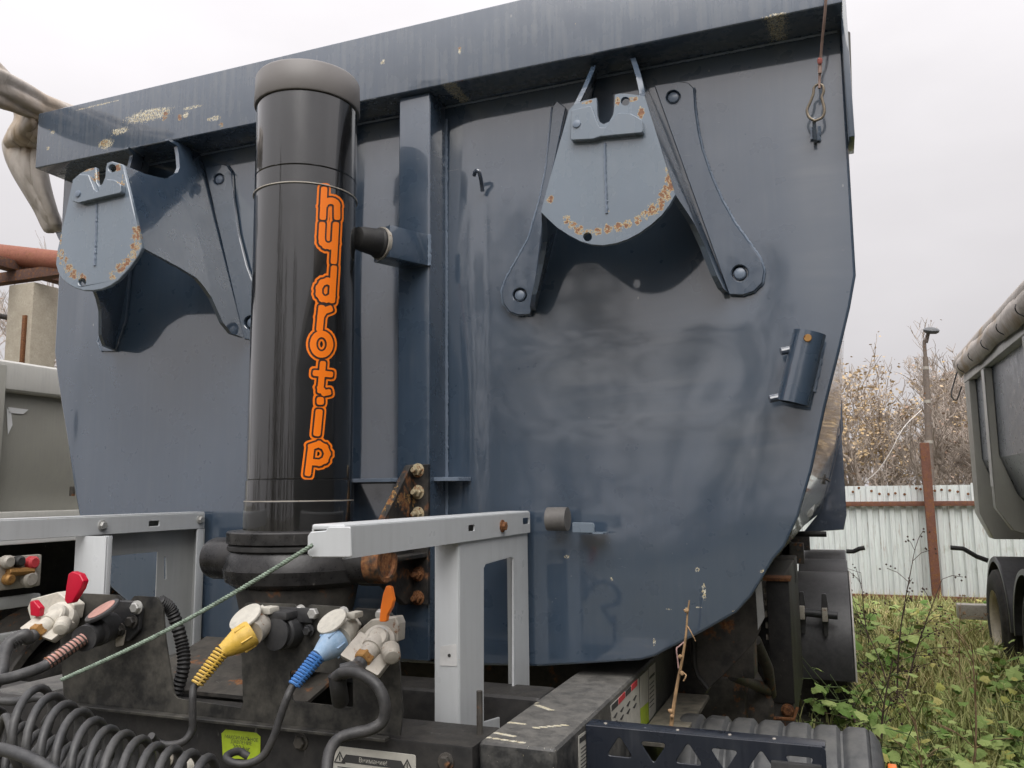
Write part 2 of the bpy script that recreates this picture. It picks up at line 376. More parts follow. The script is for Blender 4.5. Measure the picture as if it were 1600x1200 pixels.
M_darkvinyl = mat_flat('dark_vinyl', (.028, .018, .016), .4, 0, .05, 5, 0)
M_rail = mat_paint('light_grey_rail_paint', (.57, .59, .60), .33, .05, .2, rail_chips, [PB(786, 822, -.03, 9, 14, .04), PB(100, 250, 0, 1, 1)], False, specks=.25)
M_railin = mat_paint('grey_channel_paint', (.40, .41, .405), .45, .1, .35, None, None, False, specks=.2)
M_black = mat_grimy('black_frame_paint', (.012, .012, .013), .5, (.075, .068, .058), .45, dustup=.45)
def zmarks(lines, Z, r=.007):
    out = []
    for (x0, y0, x1, y1) in lines:
        for k in range(5): p = at(x0 + (x1 - x0) * k / 4, y0 + (y1 - y0) * k / 4, Z=Z); out.append((p, (r * 1.8, r, .02)))
    return out
M_beamtop = mat_grimy('worn_drawbar_paint', (.03, .031, .032), .36, (.22, .21, .19), .8, None, 0, dustup=.6, chips=zmarks([(803, 1095, 846, 1077), (800, 1098, 836, 1098), (840, 1102, 860, 1109), (790, 1128, 816, 1131), (838, 1137, 882, 1133), (762, 1152, 815, 1160), (775, 1145, 800, 1150)], H - .45))
M_panel = mat_grimy('black_socket_panel', (.020, .020, .020), .42, (.15, .14, .115), .7)
M_darksteel = mat_grimy('dark_dirty_steel', (.026, .025, .024), .55, (.13, .115, .095), .7, None, .12, dustup=.5)
M_rustnut = mat_grimy('rusty_zinc_nut', (.42, .36, .24), .55, (.22, .12, .05), .5, None, .3, metal=.3, scale=3)
M_rustbolt = mat_grimy('rust_brown_bolt', (.10, .04, .02), .8, (.20, .09, .03), .6, None, .6, scale=3)
M_zinc = mat_grimy('zinc_bolt', (.50, .50, .48), .42, (.25, .22, .18), .4, None, .0, metal=.5, scale=3)
M_castal = mat_grimy('cast_aluminium', (.45, .42, .37), .5, (.22, .19, .15), .55, None, .05, metal=.25, scale=3)
M_whitecast = mat_grimy('white_cast_coupling', (.58, .55, .48), .5, (.32, .28, .21), .45, None, .0, scale=3)
M_brass = mat_grimy('brass_fitting', (.40, .22, .07), .45, (.18, .08, .03), .5, None, .2, metal=.5, scale=4)
M_hose = mat_grimy('grey_black_hose', (.050, .051, .053), .36, (.14, .135, .125), .45, scale=2)
M_cable = mat_grimy('black_cable', (.040, .040, .041), .45, (.13, .12, .11), .4, scale=2)
M_rubber = mat_grimy('black_rubber', (.018, .018, .019), .55, (.09, .085, .075), .4)
M_plastic = mat_grimy('black_plastic', (.032, .033, .036), .42, (.10, .095, .085), .4)
M_tank = mat_grimy('grey_black_ribbed_plastic', (.080, .085, .092), .38, (.19, .185, .17), .5, dustup=.55)
M_red = mat_flat('red_plastic', (.50, .004, .03), .3, 0, .06, 20, 0)
M_orangeplastic = mat_flat('orange_plastic', (.90, .21, .02), .35, 0, .05, 20, 0)
M_yellow = mat_grimy('yellow_plastic', (.66, .42, .06), .45, (.30, .25, .16), .55, scale=3)
M_bluepl = mat_grimy('pale_blue_plastic', (.26, .42, .62), .45, (.36, .36, .35), .6, scale=3)
M_bluesp = mat_grimy('blue_spring_plastic', (.06, .20, .52), .45, (.2, .22, .25), .25, scale=3)
M_pink = mat_grimy('faded_red_plastic', (.46, .24, .20), .6, (.35, .26, .22), .4, scale=3)
M_rope = mat_flat('green_twine', (.22, .28, .22), .8, 0, .35, 90, .4)
M_paleplug = mat_grimy('pale_grey_plastic', (.52, .50, .44), .5, (.3, .27, .22), .45, scale=3)
M_tyre = mat_grimy('tyre_rubber', (.020, .020, .020), .75, (.12, .105, .085), .55, dustup=.4)
M_mudguard = mat_grimy('black_mudguard_plastic', (.045, .045, .048), .34, (.11, .105, .10), .3, dustup=.3)
M_trim = mat_flat('white_edge_trim', (.65, .62, .58), .5)
M_lime = mat_grimy('lime_sticker', (.42, .56, .03), .5, (.28, .34, .08), .35)
M_sticker = mat_grimy('white_sticker', (.56, .55, .50), .5, (.32, .29, .24), .5)
M_ink = mat_flat('dark_ink', (.05, .05, .05), .6)
M_redink = mat_flat('red_ink', (.55, .05, .06), .6)
M_olive = mat_paint('olive_grey_paint', (.33, .325, .285), .4, .1, .4, None, None, spec=.5)
M_olivedk = mat_paint('dark_olive_paint', (.10, .098, .08), .5, .1, .3, None, None)
M_olivelt = mat_paint('pale_grey_side_paint', (.50, .495, .46), .4, .08, .35, None, None)
M_tape = mat_flat('white_reflective_tape', (.72, .73, .72), .3, 0, .04)
def mat_tarp(name):
    s = NB(name); a = s.noise(4, 3, rough=.6); b = s.noise(22, 3); cr = s.noise(11, 3, s.scale((1, 1, .5)), dist=.9)
    c = s.mix(s.mr(a, .35, .65), (.56, .51, .46), (.44, .40, .355)); c = s.mix(s.math('MULTIPLY', s.mr(s.noise(3.3, 3), .52, .68), .7), c, (.36, .23, .10)); c = s.mix(s.math('MULTIPLY', s.mr(b, .5, .7), .35), c, (.26, .22, .18))
    s.bump(cr, .45, .02); s.bump(s.noise(300, 2), .1, .001)
    return s.fin(c, .6, 0, 0, .3)
M_tarp = mat_tarp('tan_tarpaulin')
M_concrete = mat_grimy('weathered_concrete', (.40, .36, .29), .9, (.22, .19, .14), .5, bumps=.5)
M_rustpipe = mat_grimy('red_oxide_pipe', (.25, .085, .055), .7, (.33, .16, .09), .5, None, .2)
M_ruststeel = mat_grimy('rusty_steel_section', (.10, .055, .045), .8, (.16, .1, .08), .5, None, .35)
M_rustrail = mat_grimy('rust_red_rail', (.15, .065, .045), .75, (.26, .11, .06), .5, None, .3)
M_lampsteel = mat_grimy('weathered_pole', (.16, .13, .11), .7, (.25, .2, .15), .5, None, .1)

# ------------------------------------------------------------------ ground
def sheet(name, x0, x1, y0, y1, nx, ny, fz, mat):
    xs = np.linspace(x0, x1, nx); ys = np.linspace(y0, y1, ny)
    V = [(x, y, fz(x, y)) for y in ys for x in xs]
    F = [(j * nx + i, j * nx + i + 1, (j + 1) * nx + i + 1, (j + 1) * nx + i) for j in range(ny - 1) for i in range(nx - 1)]
    me = bpy.data.meshes.new(name); me.from_pydata(V, [], F); return link(name, me, mat, None, None)
s = NB('yard_soil'); a = s.noise(.8, 6); b = s.noise(9, 6, rough=.7)
c = s.mix(s.mr(a, .35, .65), (.075, .066, .045), (.105, .10, .055)); c = s.mix(s.mr(b, .4, .7), c, (.05, .045, .03)); s.bump(b, .8, .05)
M_soil = s.fin(c, .95)
def gz(x, y):
    return .05 * sin(x * 1.3 + y * .7) * sin(y * .9 - x * .4) if 1.3 < x < 9 and y > 2 else 0.0
sheet('ground', -150, 150, -60, 240, 61, 61, lambda x, y: 0.0, M_soil)['kind'] = 'structure'

# ------------------------------------------------------------------ the tipper trailer
T = thing('tipper_trailer', 'dark blue tipper trailer front with black cylinder marked hydrotip in orange', 'trailer', (0, 0, 0))
# half outline of the tub front: (half width, height)
edge_px = [(1333, 430), (1324, 480), (1307, 552), (1286, 634), (1265, 732), (1244, 805), (1223, 851), (1205, 872), (1189, 900), (1170, 930), (1148, 954), (1088, 988), (1040, 1012), (1022, 1022), (1000, 1028)]
prof = [(1.256, H + 1.28)] + [(at(x, y, Y=0).x, at(x, y, Y=0).z) for x, y in edge_px] + [(.47, H - .428), (.2, H - .44), (0.02, H - .442)]
pz = np.array([p[1] for p in prof][::-1]); pw = np.array([p[0] for p in prof][::-1])
def halfw(z): return float(np.interp(z, pz, pw))
def sstep(a, b, t):
    t = min(1, max(0, (t - a) / (b - a))); return t * t * (3 - 2 * t)
def bulge(x, z):
    """pressed panels: flat rims, slightly pillowed between the posts and the edges"""
    ax = abs(x); e = halfw(z)
    f = sstep(.275, .34, ax) * sstep(0, .22, e - .10 - ax) * sstep(1.05, .85, z - H) * sstep(-.30, .25, z - H)
    g = .003 * f
    if f > 0: g += .004 * f * sin(pi * min(1, max(0, (ax - .28) / .85))) * sin(pi * min(1, max(0, (z - H + .44) / 1.45)))
    g += f * .0008 * sin((z - H) * 27 + .7 * sin(x * 2.6)) * sstep(.3, .6, x) * sstep(.75, .5, z - H) * sstep(.0, .2, z - H)
    if x < -.5:
        z0 = .42 - .42 * sstep(-1.15, -.62, x); q = z - H - z0
        g -= .055 * sstep(-1.175, -1.11, x) * sstep(-.62, -1.05, x) * q * math.exp(-(q / .26) ** 2)
    if ax < .3 and z - H > -.3: g += .003 * sin(z * 7) * sstep(.3, .2, ax)
    return g
zs = sorted(set(list(np.linspace(H - .442, H + 1.09, 110)) + list(pz[pz < H + 1.09])))
us = np.linspace(-1, 1, 221)
V = []; F = []
for z in zs:
    h = halfw(z)
    for u in us: V.append((u * h, bulge(u * h, z), z))
nu = len(us)
for j in range(len(zs) - 1):
    for i in range(nu - 1): F.append((j * nu + i, j * nu + i + 1, (j + 1) * nu + i + 1, (j + 1) * nu + i))
me = bpy.data.meshes.new('front_wall'); me.from_pydata(V, [], F)
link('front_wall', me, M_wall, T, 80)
# rounded rim of the front wall
rim = [(p[0], .006, p[1]) for p in prof]; rim = [(-x, y, z) for x, y, z in rim] [:-1] + [(x, y, z) for x, y, z in rim[::-1]]
tube('wall_rim', rim, .006, M_blue, T, 8)
# tub body lofted to the rear
body = [(p[0] - .012, p[1]) for p in prof]
ring = [(-x, z) for x, z in body] + [(x, z) for x, z in body[::-1]]
Ys = [.012, 3.0, 6.0, 8.7]
V = [(x, y, z) for y in Ys for x, z in ring]; n = len(ring)
F = [(j * n + i, j * n + i + 1, (j + 1) * n + i + 1, (j + 1) * n + i) for j in range(len(Ys) - 1) for i in range(n - 1)]
me = bpy.data.meshes.new('tub_shell'); me.from_pydata(V, [], F); link('tub_shell', me, M_bluetub, T, 20)
# rear frame of the tub: heavy pillars either side
for s_ in (1, -1):
    rf = [(at(1307, 597, Y=8.3).x + .01, H + 1.24), (1.275, H + 1.24), (1.275, H - .30), (1.235, H - .47), (.80, H - .50), (.98, H - .28), (1.10, H + .05), (1.20, H + .45)]
    wplate('rear_pillar', [[(s_ * x, z) for x, z in rf]], 'y', 8.3, .45, M_bluetub, T, 0, .01)
    wplate('side_rib', [[(s_ * x, z) for x, z in [(1.245, H + 1.1), (1.268, H + 1.1), (1.268, H + .5), (1.05, H - .2), (.8, H - .4), (.8, H - .36), (1.03, H - .15), (1.245, H + .49)]]], 'y', 5.6, .14, M_bluetub, T, 0, .004)
bm = bmesh.new(); add_tube(bm, [at(1266, 757, Y=3.0), at(1276, 738, Y=3.0), at(1287, 742, Y=3.0), at(1286, 757, Y=3.0)], .012, 8); add_tube(bm, [at(1284, 745, Y=3), at(1297, 752, Y=3)], .008, 6)
bm_obj('tie_ring', bm, M_darksteel, T)
tube('tarp_pull_bar', [at(1262, 800, Y=2.6), at(1270, 765, Y=3.0), at(1279, 748, Y=3.2)], .028, M_tape, T, 10)
# top beam
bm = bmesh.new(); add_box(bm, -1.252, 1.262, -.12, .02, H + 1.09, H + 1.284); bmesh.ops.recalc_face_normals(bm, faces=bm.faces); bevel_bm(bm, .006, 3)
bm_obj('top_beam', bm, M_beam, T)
weld('beam_weld', [(-1.2, -.003, H + 1.087), (-.2, -.003, H + 1.087), (.6, -.003, H + 1.087), (1.25, -.003, H + 1.087)], .004, M_weld, T, 5, 3)
box('corner_flange', 1.258, 1.272, -.05, .06, H + .80, H + 1.25, M_blue, T, .003)
rod('tarp_rail_end', at(1324, 150, Y=.02), at(1321, 52, Y=.02), .011, M_olivedk, T)
# posts behind the cylinder
for s_ in (1, -1):
    a_, b_ = sorted((s_ * .115, s_ * .211))
    box('centre_post', a_, b_, -.10, -.0005, H - .42, H + 1.0895, M_blue, T, .007, 3)
    weld('post_weld', [(s_ * .2135, -.004, H + 1.05), (s_ * .2135, -.004, H - .4)], .0055, M_weld, T, 5, 5)
wplate('stiffener_plate', [[(-.285, 0), (.285, 0), (.272, -.055), (.24, -.075), (-.24, -.075), (-.272, -.055)]], 'z', H + .030, .010, M_weld, T, .004, .002)
# rubber stop for the cylinder
sb = at(668, 350, X=.211); sf = at(604, 350, X=.211); zt = at(606, 326, X=.211).z; zb = at(606, 380, X=.211).z
bd = Vector((-.42, -.907, 0)); bt_ = Vector((.907, -.42, 0)); b0 = Vector((.172, -.099, 0)); bl_ = .115; hw_ = .036
prism('stop_block', [[tuple(b0 + bt_ * a - bd * (a * .42 / .907 if b == 0 else 0) * 1.0 + bd * b + Vector((0, 0, zb))) for a, b in ((hw_, 0), (hw_, bl_), (-hw_, bl_), (-hw_, 0))]], (0, 0, zt - zb), M_blue, T, .004, 2)
weld('block_weld', [(.212, -.104, zt), (.212, -.104, zb)], .006, M_weld, T, 6, 9)
bc = b0 + bd * bl_ + Vector((0, 0, (zb + zt) / 2))
lathe('rubber_bumper', [(.0, .040), (.012, .040), (.016, .036), (.062, .031), (.074, .028), (.078, .02)], bc, bd, M_rubber, T, 28)
lathe('bumper_washer', [(-.004, .043), (.006, .043), (.007, .040)], bc, bd, M_castal, T, 28)

# ---- lifting-eye brackets on the front wall
def bracket(pf, plate_px, latch_px, right_front, left_front, wallR, wallL, holes, weldpx, flanges, nm='lifting_bracket', notch=True):
    B = bpy.data.objects.new(nm, None); COL.objects.link(B); B.parent = T; B.empty_display_size = .1
    plateY('front_plate', [plate_px] + [circ(x, y, r, 14) for x, y, r in holes], pf, .012, M_plate, B, 0, .0025, 1)
    plateY('latch_plate', [latch_px], pf - .017, .0168, M_plate, B, .006, .0015, 1)
    bolt = latch_px[0]; b0 = at(bolt[0] + 9, bolt[1] + 22, Y=pf - .017); lathe('plug_weld', [(-.002, .011), (.003, .009), (.004, .004)], b0, (0, -1, 0), M_weld, B, 14)
    weld('plate_weld', [at(x, y, Y=pf - .001) for x, y in weldpx], .004, M_weld, B, 5, 11)
    # side cheeks: shape in (share of depth, height) then bent to run from plate edge to wall flange
    shape = [(1.0, .89), (.784, .897), (.634, .909), (.541, .920), (.463, .938), (.383, .963), (.34, .987), (.312, 1.035), (.305, 1.066), (.40, 1.066), (.40, 1.074), (.2, 1.084), (.0, 1.086),
             (.0, .472), (.173, .474), (.257, .501), (.327, .572), (.40, .602), (.462, .619), (.636, .632), (.83, .641), (1.0, .649)]
    if not notch: shape = [(1.0, .885), (.80, .93), (.55, 1.0), (.40, 1.052), (.36, 1.074)] + shape[11:]
    for fr, wl, s_ in ((right_front, wallR, 1), (left_front, wallL, -1)):
        f0, f1 = at(*fr[0], Y=pf), at(*fr[1], Y=pf); w0, w1 = at(*wl[0], Y=-.006), at(*wl[1], Y=-.006)
        def X(t, z):
            a_ = f0.x + (f1.x - f0.x) * (z - f0.z) / (f1.z - f0.z); b_ = w0.x + (w1.x - w0.x) * (z - w0.z) / (w1.z - w0.z)
            return b_ + (a_ - b_) * t
        zmap = lambda t, z: z if t < .9 else (f0.z if z > .8 + H else f1.z)
        pts = []
        sh = fillet([(t * .3, z) for t, z in shape], .006, 3)
        for t, z in sh:
            t = t / .3; z += H
            if t > .97: z = f0.z if z > H + .8 else f1.z
            pts.append(Vector((X(t, z), -.006 + (pf + .0095) * t, z)))
        # inner and outer skins
        bm = bmesh.new(); tris = tessellate_polygon([[Vector((0, p.y, p.z)) for p in pts]])
        off = Vector((-s_ * .013, 0, 0)); A = [bm.verts.new(p) for p in pts]; Bv = [bm.verts.new(p + off) for p in pts]
        for t in tris: bm.faces.new([A[i] for i in t]); bm.faces.new([Bv[i] for i in reversed(t)])
        for i in range(len(pts)): bm.faces.new((A[i], A[(i + 1) % len(pts)], Bv[(i + 1) % len(pts)], Bv[i]))
        bmesh.ops.recalc_face_normals(bm, faces=bm.faces); bm_obj('cheek_plate', bm, M_blue, B, 30)
    for loop, hs, wl in flanges:
        plateY('wall_flange', [loop] + [circ(x, y, r, 18) for x, y, r in hs], -.012, .0115, M_blue, B, 0, .002, 1)
        for x, y, r in hs:
            c_ = at(x, y, Y=-.004); lathe('plug_weld', [(-.003, .016), (.001, .013), (.0035, .006)], c_, (0, -1, 0), M_weld, B, 14)
        weld('flange_weld', [at(x, y, Y=-.004) for x, y in wl], .0045, M_weld, B, 5, 17)
    return B
R_plate = [(932, 153), (933, 180), (936, 190), (943, 194), (952, 190), (958, 179), (960, 165), (961, 148), (967, 146), (985, 147), (1007, 150), (1031, 227), (1055, 304), (1046, 320), (1034, 336), (1017, 351), (999, 364), (980, 374), (962, 380), (943, 383), (925, 382), (907, 377), (888, 367), (870, 355), (857, 343), (845, 331), (867, 250), (889, 172), (896, 164), (912, 157)]
R_latch = [(892, 172), (923, 165), (931, 186), (937, 199), (946, 199), (956, 187), (966, 176), (985, 177), (1003, 187), (1005, 207), (938, 213), (927, 217), (891, 219)]
Rfl = [(1022, 133), (1060, 127), (1076, 129), (1084, 138), (1086, 170), (1091, 205), (1097, 232), (1112, 276), (1128, 312), (1148, 348), (1187, 402), (1194, 422), (1191, 442), (1178, 455), (1160, 461), (1139, 460)]
Lfl = [(884, 168), (870, 157), (863, 168), (859, 207), (853, 265), (842, 317), (826, 372), (790, 437), (784, 455), (786, 473), (796, 487), (810, 492), (829, 491), (838, 430), (850, 330)]
bracket(pl_r, R_plate, R_latch, ((1007, 150), (1055, 304)), ((889, 172), (845, 331)), ((1010, 133), (1139, 460)), ((922, 135), (829, 491)),
        [(977, 158, 7), (918, 370, 7)], [(945, 224), (946, 280), (948, 333)],
        [(Rfl, [(1052, 152, 11), (1156, 427, 13)], Rfl[3:15]), (Lfl, [(812, 461, 11)], Lfl[2:13])], notch=False)
L_plate = [(150, 261), (151, 285), (155, 291), (160, 286), (164, 276), (165, 262), (167, 254), (175, 252), (192, 257), (207, 322), (222, 387), (217, 398), (211, 407), (203, 418), (194, 428), (184, 438), (173, 446), (159, 452), (145, 454), (130, 454), (117, 450), (105, 443), (96, 434), (90, 424), (87, 413), (88, 400), (89, 392), (101, 338), (112, 287), (117, 278), (124, 271), (136, 264)]
L_latch = [(113, 281), (123, 272), (138, 273), (147, 296), (153, 300), (158, 290), (166, 280), (179, 281), (188, 288), (189, 301), (150, 310), (122, 317), (112, 314)]
Lrf = [(320, 262), (345, 256), (355, 259), (362, 270), (364, 308), (372, 364), (385, 416), (400, 455), (425, 490), (436, 510), (430, 528), (412, 535), (381, 530)]
Llf = [(212, 300), (200, 310), (190, 400), (178, 470), (158, 515), (153, 535), (160, 549), (180, 549), (196, 500), (205, 400)]
bracket(pl_l, L_plate, L_latch, ((192, 257), (222, 387)), ((112, 287), (89, 392)), ((320, 266), (383, 528)), ((228, 262), (176, 548)),
        [(175, 263, 6), (128, 441, 6)], [(151, 318), (150, 360), (148, 415)],
        [(Lrf, [(342, 280, 9), (392, 504, 11)], Lrf[2:10]), (Llf, [], Llf[1:7])])

# ---- small fittings on the wall
tube('wall_hook', [at(741, 274, Y=-.035), at(743, 268, Y=-.045), at(748, 268, Y=-.045), at(751, 278, Y=-.035), at(753, 290, Y=-.02), at(754, 299, Y=-.012)], .0055, M_bluetub, T, 8, 4)
a_, b_ = at(1265, 520, Y=-.05), at(1239, 630, Y=-.05); dd = (b_ - a_); Lh = dd.length
PH = bpy.data.objects.new('pipe_holder', None); COL.objects.link(PH); PH.parent = T
lathe('tube', [(0, .031), (0, .036), (Lh, .036), (Lh, .031), (Lh * .02, .031), (.0, .031)], a_, dd, M_blue, PH, 32, cap=False)
lathe('end_plug', [(0, .030), (.003, .030)], a_ + dd * .04, dd, M_bluetub, PH, 24)
u_ = Vector((-1, 0, -.2)).normalized()
for t in (.18, .86):
    p_ = a_ + dd * t + u_ * .03; rod('fixing_pin', p_, p_ + u_ * .028 + Vector((0, -.008, 0)), .009, M_bluetub, PH, 12)
c_ = a_ + dd * .03 + Vector((0, -.036, 0)); lathe('grub_screw', [(0, .009), (.002, .008)], at(1262, 528, Y=-.088), (0, -1, 0), M_brass, PH, 12)
weld('tube_weld', [at(1282, 560, Y=-.012), at(1276, 590, Y=-.012), at(1271, 612, Y=-.012)], .006, M_weld, PH, 6, 4)
# short pipe stub, small angle bracket
a_ = at(856, 811, Y=-.045); b_ = at(887, 811, Y=-.045); lathe('pipe_stub', [(0, .024), (0, .029), ((b_ - a_).length, .029), ((b_ - a_).length, .024)], a_, b_ - a_, M_castal if False else mat_grimy('bare_grey_steel', (.12, .115, .11), .5, (.2, .18, .16), .4), T, 24)
plateY('step_bracket', [[(894, 816), (927, 817), (929, 822), (928, 833), (894, 832)]], -.06, .004, M_plate, T, .003, .001)
wplate('step_bracket_foot', [[(at(927, 833, Y=-.06).x - .002, -.06), (at(942, 833, Y=-.06).x, -.06), (at(942, 833, Y=-.06).x, -.004), (at(927, 833, Y=-.06).x - .055, -.004)]], 'z', at(935, 835, Y=-.06).z, .004, M_plate, T, .004, .001)

# ---- hydraulic cylinder
HC = bpy.data.objects.new('hydraulic_cylinder', None); COL.objects.link(HC); HC.parent = T
cx, cy, CR = -.008, -.35, .1235
def zc(y): return at(475, y, Y=cy - CR).z
zb0 = zc(832); zj1 = zc(783); zj2 = zc(748); zt1 = zc(279); zt2 = zc(250); ztop = zc(133)
lathe('barrel_foot', [(0, CR + .004), (zj1 - zb0 - .002, CR + .004), (zj1 - zb0, CR + .002)], (cx, cy, zb0), (0, 0, 1), M_cyl, HC, 96)
lathe('barrel', [(0, CR + .001), (.001, CR + .0025), (zj2 - zj1 - .002, CR + .0025), (zj2 - zj1, CR - .001), (zj2 - zj1 + .002, CR), (zt1 - zj1 - .003, CR), (zt1 - zj1, CR + .002), (zt1 - zj1 + .002, CR), (zt2 - zj1 - .002, CR), (zt2 - zj1, CR - .002), (zt2 - zj1 + .002, CR), (ztop - zj1 + .01, CR)], (cx, cy, zj1), (0, 0, 1), M_cyl, HC, 128, 12)
for z_ in (zj1, zt1): lathe('seam_ring', [(-.0012, CR + .0035), (.0012, CR + .0035)], (cx, cy, z_), (0, 0, 1), M_castal, HC, 96)
cap_h = zc(84) - ztop
lathe('top_cap', [(0, CR), (0, CR + .005), (.003, CR + .007), (cap_h * .91, CR + .005), (cap_h * .97, CR + .002), (cap_h * 1.0, CR - .004), (cap_h * 1.01, CR - .02), (cap_h * 1.03, .02)], (cx, cy, ztop), (0, 0, 1), M_cap, HC, 96, 50)
zf = zb0
lathe('base_flange', [(-.028, .156), (-.027, .163), (-.003, .163), (0, .160), (.002, .124)], (cx, cy, zf), (0, 0, 1), M_housing, HC, 72)
lathe('seal_ring', [(-.046, .155), (-.042, .161), (-.034, .161), (-.029, .155)], (cx, cy, zf), (0, 0, 1), M_rubber, HC, 72)
hb = at(440, 926, Y=cy - .16).z
lathe('trunnion_housing', [(zf - .046 - hb, .154), (zf - .062 - hb, .163), (zf - .085 - hb, .168), (.04, .170), (.012, .163), (0, .145)], (cx, cy, hb), (0, 0, 1), M_housing, HC, 72, 40)
lathe('housing_foot', [(-.12, .115), (-.01, .140), (.005, .140)], (cx, cy, hb), (0, 0, 1), M_darksteel, HC, 48)
zp = at(345, 872, Y=cy).z
lathe('trunnion_pin', [(-.04, .052), (.085, .050), (.097, .046), (.103, .036)], (cx - .155, cy, zp), (-1, 0, 0), M_housing, HC, 36)
lathe('trunnion_pin', [(-.04, .052), (.05, .050)], (cx + .15, cy, zp), (1, 0, 0), M_housing, HC, 36)
# trunnion carrier bolted to the post, either side
for s_ in (1, -1):
    x0 = .157
    bs = lathe('carrier_bush', [(0, .046), (.005, .049), (.052, .049), (.057, .046), (.057, .036), (.050, .034), (.048, .001)], (s_ * .175, cy, zp), (s_, 0, 0), M_bushing, T, 40)
    zz0 = at(668, 725, Y=-.115).z; zz1 = at(668, 946, Y=-.115).z
    fl = wplate('carrier_flange', [[(s_ * x0, zz0), (s_ * .214, zz0), (s_ * .214, zz1), (s_ * x0, zz1)]], 'y', -.115, .0145, M_bracketblk, T, 0, .002)
    gs = [(-.114, zz0 - .002), (-.135, zz0 - .002), (at(588, 812, X=.155).y, at(588, 812, X=.155).z), (cy - .03, zp + .040), (cy - .040, zp - .03), (cy, zp - .055), (-.26, zp - .065), (-.16, zz1 + .004), (-.114, zz1 + .004)]
    wplate('carrier_gusset', [gs], 'x', s_ * x0 - (.0 if s_ > 0 else .018), .018, M_bracketblk, T, 0, .003)
    wplate('carrier_rib', [[(s_ * .176, -.32), (s_ * .205, -.30), (s_ * .213, -.1155), (s_ * .176, -.1155)]], 'z', zp - .008, .012, M_bracketblk, T, 0, .002)
    if s_ > 0:
        for i, (x, y) in enumerate(((651, 735), (651, 769), (651, 803), (651, 897), (651, 934))):
            hexbolt('carrier_bolt', at(x + 2, y, Y=-.115), (0, -1, 0), .0125, M_rustnut if i < 3 else M_rustbolt, T, .012, True, .016)

# ---- orange lettering down the cylinder: letters as strokes, outlined by distance contours
def seg(a, b): return ('s', a, b)
def arcp(c, rx, ry, a0, a1, n=14): return [(c[0] + rx * cos(radians(a0 + (a1 - a0) * k / n)), c[1] + ry * sin(radians(a0 + (a1 - a0) * k / n))) for k in range(n + 1)]
def poly(*ps):
    P = [];
    for q in ps: P += q if isinstance(q, list) else [q]
    return P
# letter boxes in photo pixels (x left, x right, y top, y bottom) for strokes' centre lines
LET = {
 'h': [[(506, 297), (504, 339)], poly((505, 322), arcp((516, 322), 10, 8, 190, 350, 8), (526, 339))],
 'y': [poly((503, 352), (502, 372), arcp((512, 374), 10, 9, 180, 0, 8) if False else [(503, 379), (508, 384), (515, 385), (522, 380)]), [(524, 352), (521, 408)]],
 'd': [[(521, 420), (518, 469)], poly([(518, 443), (511, 439), (503, 442), (498, 450), (498, 460), (503, 467), (510, 468), (518, 463)])],
 'r': [[(502, 482), (499, 513)], poly([(501, 494), (506, 486), (514, 483)])],
 'o': [arcp((502, 538), 13, 16, 0, 360, 24)],
 't': [[(504, 569), (500, 610)], [(493, 583), (515, 585)], [(500, 606), (506, 614), (512, 613)]],
 'i': [[(498, 645), (495, 676)], [(500.0, 626), (500.0, 627)]],
 'p': [[(486, 699), (481, 739)], poly([(486, 698), (498, 694), (507, 699), (511, 709), (507, 719), (499, 723), (485, 722)])],
}
def cyl_uv(px, py):
    """photo pixel on the barrel -> (angle, height)"""
    d = ray(px, py); o = CAM - Vector((cx, cy, 0)); R_ = CR
    A = d.x ** 2 + d.y ** 2; B = 2 * (o.x * d.x + o.y * d.y); Cc = o.x ** 2 + o.y ** 2 - R_ ** 2
    t = (-B - sqrt(max(0, B * B - 4 * A * Cc))) / (2 * A); p = CAM + d * t
    return atan2(p.y - cy, p.x - cx), p.z
def contour_fill(field, gx, gy, level):
    """filled polygons where field < level, marching squares by clipping cell polygons"""
    Vd = {}; V = []; F = []
    def vid(key, p):
        if key not in Vd: Vd[key] = len(V); V.append(p)
        return Vd[key]
    ny, nx = field.shape
    for j in range(ny - 1):
        for i in range(nx - 1):
            q = [(i, j), (i + 1, j), (i + 1, j + 1), (i, j + 1)]; f = [field[b, a] - level for a, b in q]
            if min(f) >= 0: continue
            out = []
            for k in range(4):
                a, b = q[k], q[(k + 1) % 4]; fa, fb = f[k], f[(k + 1) % 4]
                if fa < 0: out.append(vid(('v', a), (gx[a[0]], gy[a[1]])))
                if (fa < 0) != (fb < 0):
                    t = fa / (fa - fb); p = (gx[a[0]] + (gx[b[0]] - gx[a[0]]) * t, gy[a[1]] + (gy[b[1]] - gy[a[1]]) * t)
                    out.append(vid(('e',) + tuple(sorted((a, b))), p))
            if len(out) > 2: F.append(out)
    return V, F
gx = np.arange(460, 556, .8); gy = np.arange(284, 752, .8); GX, GY = np.meshgrid(gx, gy)
dist = np.full(GX.shape, 1e3)
for ch, strokes in LET.items():
    wide = {'i': .7, 't': -.2, 'r': .3}.get(ch, 0)
    for P in strokes:
        for a, b in zip(P, P[1:]):
            ax, ay = a; bx, by = b; L2 = (bx - ax) ** 2 + (by - ay) ** 2 + 1e-9
            t = np.clip(((GX - ax) * (bx - ax) + (GY - ay) * (by - ay)) / L2, 0, 1)
            dx, dy = GX - (ax + t * (bx - ax)), GY - (ay + t * (by - ay))
            ux, uy = (bx - ax) / sqrt(L2), (by - ay) / sqrt(L2)
            al, pe = np.abs(dx * ux + dy * uy), np.abs(-dx * uy + dy * ux)     # squared-off stroke ends
            dd_ = (al ** 3.2 + pe ** 3.2) ** (1 / 3.2)
            dist = np.minimum(dist, dd_ - wide)
LT = bpy.data.objects.new('lettering', None); COL.objects.link(LT); LT.parent = T
